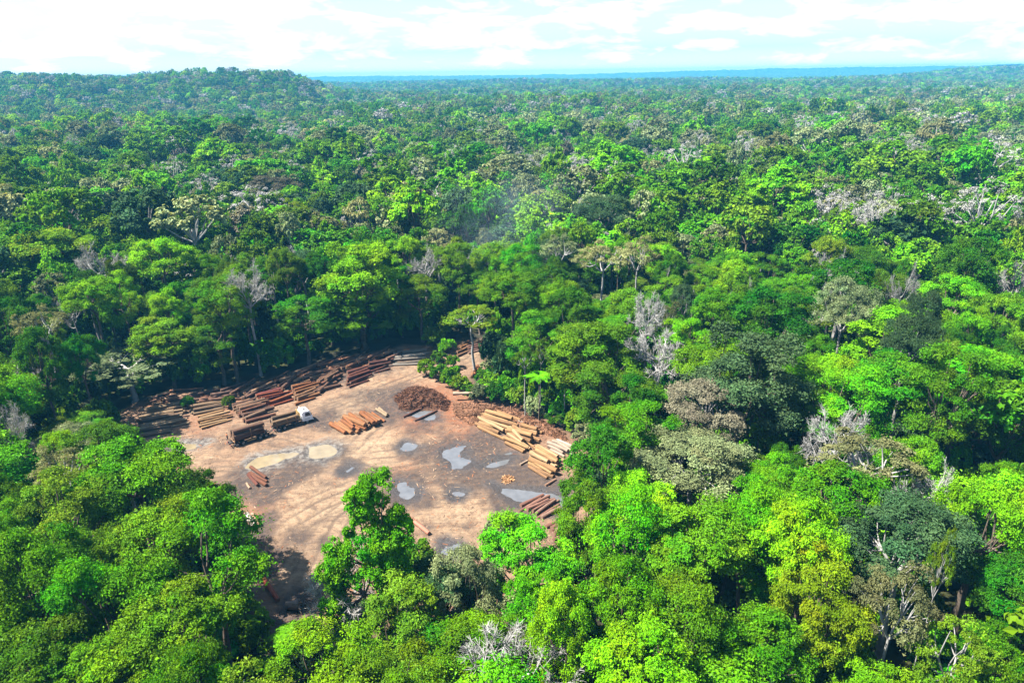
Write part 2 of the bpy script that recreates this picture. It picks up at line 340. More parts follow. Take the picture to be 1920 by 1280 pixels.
def build_clearing():
    x0, x1, y0, y1, h = -92, 34, 52, 196, 0.3
    xs = np.arange(x0, x1, h); ys = np.arange(y0, y1, h)
    X, Y = np.meshgrid(xs, ys)
    sd_ = sdist(GC, X, Y) + (fbm(X, Y, 7, 3) - 0.5) * 6.0
    dirt = smooth(-1.5, 2.0, sd_)
    mud = spots(MUD, X, Y); mud = smooth(0.22, 0.72, mud * 1.15 + (fbm(X, Y, 7, 11) - 0.5) * 1.1 * (mud > 0.02) + (fbm(X, Y, 1.5, 12) - 0.5) * 0.35)
    wet = np.zeros(X.shape); slick = np.zeros(X.shape)
    for p, c in PUDW:
        d = sdist(p, X, Y); wet = np.maximum(wet, smooth(-2.6, 0.2, d + (fbm(X, Y, 2.2, 17) - 0.5) * 3.0))
        if c == 'tan': slick = np.maximum(slick, smooth(-3.2, -0.2, d + (fbm(X, Y, 3.0, 19) - 0.5) * 4.0)) 
    red = np.clip(spots(RED, X, Y) * 1.3 + (fbm(X, Y, 5, 23) - 0.5) * 0.7 * (spots(RED, X, Y) > 0.03), 0, 1)
    pale = np.clip(spots(PALE, X, Y) * 1.1 + (fbm(X, Y, 9, 31) - 0.5) * 0.8, 0, 1)
    z = 0.14 + (fbm(X, Y, 12, 41) - 0.5) * 0.40 + (fbm(X, Y, 1.6, 43) - 0.5) * 0.20
    trk = np.zeros(X.shape)
    for k, t in enumerate(TRACKS):
        pl = px_line(t); wob = (fbm(X, Y, 14, 60 + k) - 0.5) * 2.5
        d = np.abs(seg_dist(pl, X, Y, False) + wob - 1.0)
        fade = smooth(0.25, 0.6, fbm(X, Y, 10, 80 + k))
        for off, a in ((0.0, 1.0), (2.2, 0.7)):
            g = np.exp(-((d - off) / 0.33) ** 2) * fade * a; trk = np.maximum(trk, g)
    z = np.maximum(z - 0.12 * trk, 0.01)
    for i, (p, c) in enumerate(PUDW):
        d = sdist(p, X, Y) + (fbm(X, Y, 2.6, 90 + i, 3) - 0.5) * 2.4; q = smooth(-2.2, -0.9, d); z = z * (1 - q) + np.clip(-0.02 - 0.11 * d, -0.3, 0.16) * q
    z = z * smooth(-6, 0, sd_) + (-0.8) * smooth(-2, -12, sd_)
    edge = np.minimum(np.minimum(X - x0, x1 - X), np.minimum(Y - y0, y1 - Y)); z -= smooth(6, 0, edge) * 1.0
    n, k = X.shape; idx = np.arange(n * k).reshape(n, k)
    f = np.stack([idx[:-1, :-1], idx[:-1, 1:], idx[1:, 1:], idx[1:, :-1]], -1).reshape(-1, 4)
    V = np.stack([X, Y, z], -1).reshape(-1, 3)
    m = bpy.data.materials.new('trampled dirt'); m.use_nodes = True; t = m.node_tree; b = t.nodes['Principled BSDF']; lk = t.links.new
    tc = N(t, 'ShaderNodeTexCoord')
    def at(n): return N(t, 'ShaderNodeAttribute', attribute_name=n).outputs['Fac']
    def noise(s, d=6, r=0.6, vec=None):
        q = N(t, 'ShaderNodeTexNoise'); q.inputs['Scale'].default_value = s; q.inputs['Detail'].default_value = d; q.inputs['Roughness'].default_value = r
        lk(vec if vec is not None else tc.outputs['Object'], q.inputs['Vector']); return q.outputs['Fac']
    def ramp(v, a, b_): 
        q = N(t, 'ShaderNodeMapRange'); q.inputs['From Min'].default_value = a; q.inputs['From Max'].default_value = b_; lk(v, q.inputs['Value']); return q.outputs['Result']
    def mul(a, b_):
        q = N(t, 'ShaderNodeMath', operation='MULTIPLY', use_clamp=True)
        for s, v in zip(q.inputs, (a, b_)):
            if isinstance(v, (int, float)): s.default_value = v
            else: lk(v, s)
        return q.outputs[0]
    def mix(a, b_, fac):
        q = N(t, 'ShaderNodeMix', data_type='RGBA')
        for nm, v in (('A', a), ('B', b_)):
            if isinstance(v, tuple): q.inputs[nm].default_value = (*v, 1)
            else: lk(v, q.inputs[nm])
        if isinstance(fac, (int, float)): q.inputs['Factor'].default_value = fac
        else: lk(fac, q.inputs['Factor'])
        return q.outputs['Result']
    def streak(ang, sx):
        q = N(t, 'ShaderNodeMapping'); q.inputs['Rotation'].default_value = (0, 0, ang); q.inputs['Scale'].default_value = (0.22, sx * 0.8, 1.0)
        lk(tc.outputs['Object'], q.inputs['Vector']); g = noise(1.0, 8, 0.7, q.outputs['Vector']); g.node.inputs['Distortion'].default_value = 0.8; return g
    c = mix((0.170, 0.102, 0.060), (0.088, 0.051, 0.031), ramp(noise(0.22, 9, 0.72), 0.40, 0.60))
    c = mix(c, (0.235, 0.162, 0.098), mul(at('pale'), ramp(noise(0.5, 9, 0.7), 0.34, 0.58)))
    c = mix(c, (0.062, 0.038, 0.025), mul(ramp(streak(-0.5, 2.0), 0.50, 0.64), ramp(noise(0.13, 4), 0.42, 0.62)))
    c = mix(c, (0.225, 0.155, 0.096), mul(ramp(streak(-0.95, 1.5), 0.50, 0.68), ramp(noise(0.11, 4), 0.40, 0.58)))
    c = mix(c, (0.055, 0.034, 0.024), mul(ramp(streak(0.75, 1.6), 0.52, 0.68), ramp(noise(0.17, 4), 0.46, 0.62)))
    c = mix(c, (0.056, 0.037, 0.027), mul(ramp(noise(0.16, 9, 0.75), 0.52, 0.66), 0.6))
    c = mix(c, (0.065, 0.041, 0.028), mul(ramp(noise(0.75, 10, 0.8), 0.50, 0.66), 0.8))
    c = mix(c, (0.150, 0.050, 0.020), mul(at('red'), ramp(noise(1.3, 8, 0.7), 0.30, 0.60)))
    c = mix(c, (0.036, 0.026, 0.022), mul(at('mud'), ramp(noise(0.9, 8, 0.7), 0.10, 0.55)))
    c = mix(c, (0.060, 0.040, 0.028), mul(at('track'), 0.8))
    c = mix(c, (0.030, 0.027, 0.027), mul(at('wet'), 0.85))
    c = mix(c, (0.150, 0.133, 0.112), mul(at('slick'), ramp(noise(0.8, 9, 0.75), 0.44, 0.60)))
    c = mix(c, (0.062, 0.034, 0.020), mul(ramp(noise(3.0, 8, 0.8), 0.55, 0.74), 0.6))
    c = mix(c, (0.22, 0.155, 0.095), mul(ramp(noise(2.6, 8, 0.8), 0.58, 0.72), 0.55))
    c = mix((0.018, 0.017, 0.008), c, at('dirt'))
    lk(c, b.inputs['Base Color']); b.inputs['Specular IOR Level'].default_value = 0.25
    r = N(t, 'ShaderNodeMapRange'); r.inputs['To Min'].default_value = 0.95; r.inputs['To Max'].default_value = 0.38; lk(at('wet'), r.inputs['Value']); lk(r.outputs['Result'], b.inputs['Roughness'])
    bp = N(t, 'ShaderNodeBump'); bp.inputs['Strength'].default_value = 0.9; bp.inputs['Distance'].default_value = 0.4; lk(noise(1.3, 10, 0.75), bp.inputs['Height']); lk(bp.outputs['Normal'], b.inputs['Normal'])
    at_ = {'dirt': dirt, 'mud': mud, 'wet': wet, 'red': red, 'pale': pale, 'track': trk, 'slick': slick}
    o = link(bpy.data.objects.new('ground', np_mesh('ground', V, f, mats=[m], smooth_faces=True, attr={k_: ('POINT', a.ravel()) for k_, a in at_.items()})))
    tag(o, kind='structure')
    # puddles
    wm = {}
    for nm, col in (('tan', (0.155, 0.120, 0.072)), ('grey', (0.080, 0.080, 0.083))):
        q = mat('muddy water ' + nm, col, 0.06, 0.5, var=0.18, vscale=0.5); wm[nm] = q
    NP = [0]
    def hull(P):
        P = sorted(map(tuple, P)); out = []
        for seq in (P, P[::-1]):
            h = []
            for q in seq:
                while len(h) > 1 and (h[-1][0] - h[-2][0]) * (q[1] - h[-2][1]) - (h[-1][1] - h[-2][1]) * (q[0] - h[-2][0]) <= 0: h.pop()
                h.append(q)
            out += h[:-1]
        return np.array(out)
    for p, cl in PUDW:
        mb = MB()
        p = hull(p); c0 = p.mean(0); p = c0 + (p - c0) * (1 + 0.9 / np.linalg.norm(p - c0, axis=1))[:, None]; n_ = len(p)
        NP[0] += 1; mb.add([(c[0], c[1], -0.015 - 0.004 * NP[0]) for c in p], [list(range(n_)) if np.sum(p[:, 0] * np.roll(p[:, 1], -1) - p[:, 1] * np.roll(p[:, 0], -1)) > 0 else list(range(n_))[::-1]])
        tag(mb.build('puddle', wm[cl]), kind='structure')
    return X, Y, z
GX, GY, GZ = build_clearing()
def gz(x, y):
    i = int(np.clip(round((y - GY[0, 0]) / 0.3), 0, GY.shape[0] - 1)); j = int(np.clip(round((x - GX[0, 0]) / 0.3), 0, GX.shape[1] - 1))
    return float(GZ[i, j])

# ------------------------------------------------------------------ trees: prototypes
def unit(v): return v / (np.linalg.norm(v, axis=-1, keepdims=True) + 1e-9)
def rand_dirs(r, n): return unit(r.normal(size=(n, 3)))
def leaf_mesh(name, P, Nn, size, tint, r, aspect=0.62):
    """diamond leaf sprays at points P facing Nn"""
    n = len(P); a = unit(np.cross(Nn, rand_dirs(r, n))); b = np.cross(Nn, a)
    s = (size * np.clip(np.exp(r.normal(size=n) * 0.42), 0.4, 2.4))[:, None]
    fold = Nn * s * 0.22
    V = np.stack([P - a * s * 0.5, P - b * s * 0.5 * aspect + fold, P + a * s * 0.5, P + b * s * 0.5 * aspect + fold], 1).reshape(-1, 3)
    F = np.arange(4 * n).reshape(n, 4)
    return np_mesh(name, V, F, mats=[LEAF['mid']], attr={'tint': ('FACE', tint[:, 0]), 'warm': ('FACE', tint[:, 1])})
def lobes_dome(r, n, R, zc, up, down, lr, gap=0.12, low=-0.35, rmin=0.55):
    i = np.arange(n) + 0.5; ph = math.pi * (1 + 5 ** 0.5) * i
    cz = 1 - (1 - low) * i / n; q = np.sqrt(np.clip(1 - cz * cz, 0, 1))
    D = np.stack([q * np.cos(ph), q * np.sin(ph), cz], 1); D = unit(D + r.normal(size=D.shape) * 0.16)
    k = (rmin + (1 - rmin) * np.sqrt(r.random(n)))[:, None]
    C = D * k * (R - lr * 0.55); C[:, 2] *= np.where(C[:, 2] > 0, up, down) / R; C[:, 2] += zc
    keep = r.random(n) > gap
    C = C + r.normal(size=C.shape) * lr * 0.28
    return C[keep], lr * (0.5 + 0.85 * r.random(keep.sum()))
def crown_leaves(r, C, LR, n_sub, n_leaf, leaf, flat=0.7, center=None, lift=0.5, jit=0.5):
    Ps, Ns, Ts = [], [], []
    c0 = C.mean(0) if center is None else np.asarray(center)
    for c, lr in zip(C, LR):
        out = unit((c - c0) * np.array([1, 1, 0.6]) + np.array([0, 0, 0.35]) * lr)
        lt = 0.76 + 0.48 * r.random(); lh = r.normal() * 0.010
        ds = unit(rand_dirs(r, n_sub) + out * 0.75 + np.array([0, 0, 0.35])); ds[:, 2] *= flat
        for d in ds:
            sc = c + d * lr * (0.5 + 0.5 * r.random()); sr = lr * (0.24 + 0.32 * r.random()); st = lt * (0.82 + 0.36 * r.random()); hs = lh + r.normal() * 0.006
            dl = unit(rand_dirs(r, n_leaf) + d * 0.55 + np.array([0, 0, 0.3]))
            p = sc + dl * np.array([1, 1, flat]) * (sr * np.where(r.random((n_leaf, 1)) < 0.14, 1.0 + 0.8 * r.random((n_leaf, 1)), 0.35 + 0.75 * r.random((n_leaf, 1))))
            Ps.append(p); Ns.append(unit(dl * 0.7 + np.array([0, 0, lift]) + rand_dirs(r, n_leaf) * jit)); Ts.append(np.stack([st * (0.75 + 0.5 * r.random(n_leaf)), np.full(n_leaf, hs)], 1))
    return np.concatenate(Ps), np.concatenate(Ns), np.concatenate(Ts)
def limb(mb, r, a, b, r0, r1, sag=0.15, n=5, sides=5):
    a = np.asarray(a); b = np.asarray(b); L_ = np.linalg.norm(b - a); pts, rs = [], []
    off = r.normal(size=3) * L_ * 0.07
    for t in np.linspace(0, 1, n):
        p = a + (b - a) * t + off * math.sin(math.pi * t) + np.array([0, 0, -sag * L_ * math.sin(math.pi * t) * (1 - t)])
        pts.append(p); rs.append(r0 + (r1 - r0) * t)
    mb.tube(pts, rs, sides, cap=False); return pts
def trunk_mesh(name, r, H, zb, r0, ends, limb_r=0.12, lean=0.4, bark=None, forks=4):
    mb = MB(); top = np.array([r.normal() * lean, r.normal() * lean, zb])
    n = 7; pts = [np.array([0, 0, -0.6])]; rs = [r0 * 1.55]
    for t in np.linspace(0.04, 1, n):
        pts.append(top * np.array([t, t, t]) + r.normal(size=3) * np.array([0.12, 0.12, 0]) * (t < 1)); rs.append(r0 * (1.12 - 0.5 * t))
    mb.tube(pts, rs, 8, cap=False)
    # main forks, then a limb to every lobe
    ends = np.asarray(ends); order = np.argsort(np.arctan2(ends[:, 1] - top[1], ends[:, 0] - top[0]))
    for grp in np.array_split(order, forks):
        if len(grp) == 0: continue
        mid = top + (ends[grp].mean(0) - top) * 0.5
        limb(mb, r, top, mid, r0 * 0.55, limb_r * 1.2, 0.1, 5, 6)
        for e in grp: limb(mb, r, mid, ends[e], limb_r * 1.1, 0.05, 0.12, 4, 4)
    return mb.mesh(name, [bark or BARK])
PROTO = {}   # kind -> list of (crown mesh, trunk mesh); every one has crown radius 6, height 25
def simple_tree(kind, seed, n_lobe, lr, zc, up, down, n_sub, n_leaf, leaf, gap=0.12, low=-0.35, flat=0.7, r0=0.42, bark=None, lift=0.5, rmin=0.55, jit=0.5, lod=1, R=6.0):
    r = np.random.default_rng(seed); C, LR = lobes_dome(r, n_lobe, R, zc, up, down, lr, gap, low, rmin)
    P, Nn, T = crown_leaves(r, C, LR, n_sub, n_leaf, leaf, flat, (0, 0, zc - down * 0.3), lift, jit)
    top = P[:, 2].max(); k = 25.0 / top; P[:, 2] *= k; C[:, 2] *= k
    cm = leaf_mesh('crown', P, Nn, leaf, T, r)
    tm = trunk_mesh('trunk', r, 25, (zc - down * 0.75) * k, r0, C, bark=bark) if lod == 1 else None
    PROTO.setdefault(kind, []).append((cm, tm))
for s in range(3): simple_tree('round', 100 + s, 40, 1.9, 18.0, 6.0, 7.0, 9, 165, 0.235, gap=0.1, low=-0.7)
for s in range(3): simple_tree('broad', 120 + s, 36, 2.0, 20.5, 4.2, 5.0, 9, 175, 0.23, gap=0.14, low=-0.55, flat=0.6)
for s in range(2): simple_tree('tall', 140 + s, 36, 1.9, 15.0, 9.0, 8.0, 8, 170, 0.25, gap=0.1, low=-0.8)
for s in range(3): simple_tree('clumped', 160 + s, 26, 2.2, 17.5, 6.3, 8.0, 12, 145, 0.22, gap=0.15, low=-0.75, flat=0.55, rmin=0.7)
for s in range(2): simple_tree('fine', 180 + s, 34, 1.8, 19.5, 4.8, 5.0, 12, 140, 0.20, gap=0.08, low=-0.4, bark=WHITEBARK)
simple_tree('flat', 190, 26, 1.7, 23.0, 1.9, 0.8, 8, 150, 0.28, gap=0.04, low=0.05, flat=0.45, bark=WHITEBARK)
for s in range(2): simple_tree('sparse', 200 + s, 30, 1.6, 20.5, 4.2, 3.5, 7, 62, 0.23, gap=0.18, low=-0.2, bark=WHITEBARK, flat=0.6, r0=0.31)
def bare_tree(seed, lod=1):
    r = np.random.default_rng(seed); mb = MB(); P, Nn, T = [], [], []
    top = np.array([r.normal() * 0.6, r.normal() * 0.6, 16.5 + r.random() * 1.5]); 
    pts = [np.array([0, 0, -0.6])] + [top * t + r.normal(size=3) * np.array([0.2, 0.2, 0]) for t in np.linspace(0.05, 1, 7)]
    mb.tube(pts, [0.62] + list(np.linspace(0.46, 0.28, 7)), 8, cap=False)
    tw = [];
    for i in range(9):
        a = 2 * math.pi * (i + r.random() * 0.6) / 9; e = 0.12 + 0.95 * r.random() ** 1.3
        d = np.array([math.cos(a) * math.cos(e), math.sin(a) * math.cos(e), math.sin(e)]); l = 4.2 + 1.8 * r.random()
        st = top * (0.80 + 0.20 * r.random()); p1 = st + d * l; limb(mb, r, st, p1, 0.20, 0.12, 0.1, 5, 6)
        for j in range(4):
            d2 = unit(d + r.normal(size=3) * 0.55 + np.array([0, 0, 0.25])); q0 = st + d * l * (0.5 + 0.5 * r.random()) if j else p1
            p2 = q0 + d2 * (2.0 + 1.4 * r.random()); limb(mb, r, q0, p2, 0.11, 0.06, 0.05, 4, 5)
            for k in range(5):
                d3 = unit(d2 + r.normal(size=3) * 0.6 + np.array([0, 0, 0.2])); q1 = q0 + (p2 - q0) * (0.3 + 0.7 * r.random())
                p3 = q1 + d3 * (1.0 + 1.1 * r.random()); limb(mb, r, q1, p3, 0.055, 0.03, 0.0, 3, 4); tw.append((p3, d3, q1))
    n = 16 if lod == 1 else 4
    for p3, d3, q1 in tw:
        for k in range(n):
            s = q1 + (p3 - q1) * (0.3 + 0.7 * r.random()); d4 = unit(d3 + r.normal(size=3) * 0.8)
            P.append(s + d4 * (0.25 + 0.45 * r.random())); Nn.append(np.cross(d4, r.normal(size=3))); T.append(d4)
    P = np.array(P); D = np.array(T); Nn = unit(np.array(Nn)); b = unit(np.cross(Nn, D)); m = len(P)
    ln = (0.5 + 0.6 * r.random(m))[:, None]; w = 0.04 if lod == 1 else 0.12; k_ = 6.0 / np.percentile(np.hypot(P[:, 0], P[:, 1]), 93); P[:, :2] *= k_
    V = np.stack([P - D * ln * 0.5 - b * w * 0.6, P - D * ln * 0.5 + b * w * 0.6, P + D * ln * 0.5 + b * w * 0.35, P + D * ln * 0.5 - b * w * 0.35], 1).reshape(-1, 3)
    k = 25.0 / V[:, 2].max()
    V[:, 2] *= k; mb.v = [(x * k_, y * k_, z * k) for x, y, z in mb.v]
    cm = np_mesh('crown', V, np.arange(4 * m).reshape(m, 4), mats=[LEAF['twig']], attr={'tint': ('FACE', 0.8 + 0.4 * r.random(m))})
    PROTO.setdefault('bare', []).append((cm, mb.mesh('trunk', [WHITEBARK])))
for s in range(3): bare_tree(300 + s)
def vine_tree():
    """the tall tree in front of the clearing: separate leafy columns with gaps between them (offsets in metres, crown radius about 6)"""
    r = np.random.default_rng(77); C, LR = [], []
    def col(x, z0, z1, n, lr, wob=0.7, y=0.0):
        for z in np.linspace(z0, z1, n):
            C.append((x + r.normal() * wob, y + r.normal() * wob * 0.7, z)); LR.append(lr * (0.8 + 0.4 * r.random()))
    col(0.4, 18.5, 23.5, 11, 1.35, 1.0, 1.0); col(-1.5, 19.5, 22.5, 4, 0.8, 0.4, 1.0); col(2.7, 18.0, 20.6, 4, 0.85, 0.5, 1.0); col(-2.6, 17.6, 19.2, 3, 0.55, 0.25, 1.0); col(4.0, 18.6, 19.4, 3, 0.75, 0.4, 1.0)
    col(-3.6, 14.4, 17.2, 8, 1.25, 0.8, -0.3); col(-4.8, 8.0, 14.5, 10, 1.0, 0.5, -0.3); col(-3.9, 10.0, 13.5, 5, 0.9, 0.4, 0.0)
    col(1.6, 11.5, 18.0, 20, 1.6, 1.35, 0.2); col(3.2, 13.0, 17.0, 7, 1.1, 0.7, 0.2); col(0.2, 14.0, 16.8, 5, 1.1, 0.6, -0.2); col(2.0, 7.0, 11.0, 8, 1.3, 1.2, 0.0)
    C = np.array(C); LR = np.array(LR)
    P, Nn, T = crown_leaves(r, C, LR * 1.18, 9, 120, 0.42, 0.8, (0, 0, 14), 0.5, 0.5)
    PROTO['vine'] = [(leaf_mesh('crown', P, Nn, 0.23, T, r), trunk_mesh('trunk', r, 25, 11, 0.4, C[::2], 0.13))]
vine_tree()
def palm():
    r = np.random.default_rng(88); V, F, T = [], [], []
    for i in range(18):
        a = 2 * math.pi * i / 18 + r.normal() * 0.15; e = 0.15 + 0.9 * r.random(); d = np.array([math.cos(a), math.sin(a), 0])
        l = 4.2 + r.random(); side = np.array([-d[1], d[0], 0])
        for t in np.linspace(0.12, 1, 22):
            p = d * l * t * math.cos(e) + np.array([0, 0, 24.2 + l * (t * math.sin(e) - 0.75 * t * t * (0.6 + e * 0.5))])
            ll = 1.0 * math.sin(math.pi * min(0.95, t * 0.8 + 0.15))
            for s in (-1, 1):
                q = p + side * s * ll + d * 0.35 * ll + np.array([0, 0, -0.35 * ll]); b = len(V)
                V += [p - d * 0.07, p + d * 0.07, q + d * 0.03, q - d * 0.03]; F.append([b, b + 1, b + 2, b + 3]); T.append(0.8 + 0.4 * r.random())
    mb = MB(); mb.tube([(0, 0, -0.5), (0.1, 0.1, 8), (0.2, -0.1, 16), (0, 0, 24.3)], [0.24, 0.17, 0.15, 0.13], 7, cap=False)
    PROTO['palm'] = [(np_mesh('crown', V, np.array(F), mats=[LEAF['bright']], attr={'tint': ('FACE', T)}), mb.mesh('trunk', [BARK]))]
palm()
def shrub(seed):
    r = np.random.default_rng(seed); C, LR = lobes_dome(r, 22, 2.2, 1.5, 1.6, 1.0, 0.75, 0.1, -0.2)
    P, Nn, T = crown_leaves(r, C, LR, 8, 30, 0.28, 0.8, (0, 0, 0.8))
    mb = MB()
    for c in C[::2]: limb(mb, r, (0, 0, -0.15), c, 0.05, 0.02, 0.05, 4, 4)
    PROTO.setdefault('shrub', []).append((leaf_mesh('foliage', P, Nn, 0.28, T, r), mb.mesh('stem', [BARK])))
for s in range(3): shrub(400 + s)

# ------------------------------------------------------------------ trees: placed one by one
TREES = []   # (x, y, R, H)
COLNAME = {'lime': 'lime green', 'bright': 'bright green', 'mid': 'mid green', 'deep': 'deep green', 'dark': 'dark blue-green', 'olive': 'olive green', 'grey': 'grey-green', 'yellow': 'yellow-green', 'pale': 'pale olive', 'brown': 'grey-brown', 'twig': 'grey leafless', 'rust': 'rusty brown'}
def put_tree(kind, tint, x, y, R, H, label, cat='tree', name=None, rz=None, vi=None, group='rainforest trees around the clearing', zb=0.0):
    pl = PROTO[kind]; cm, tm = pl[(len(TREES) if vi is None else vi) % len(pl)]
    e = empty(name or ('bare_tree' if kind == 'bare' else 'palm_tree' if kind == 'palm' else 'forest_tree'), (x, y, zb), RNG.random() * 6.283 if rz is None else rz)
    e.scale = (R / 6.0, R / 6.0, H / 25.0)
    c = link(bpy.data.objects.new('crown', cm), e); t = link(bpy.data.objects.new('trunk', tm), e)
    c.material_slots[0].link = 'OBJECT'; c.material_slots[0].material = LEAF[tint]
    tag(e, label, cat, group); TREES.append((x, y, R, H)); return e
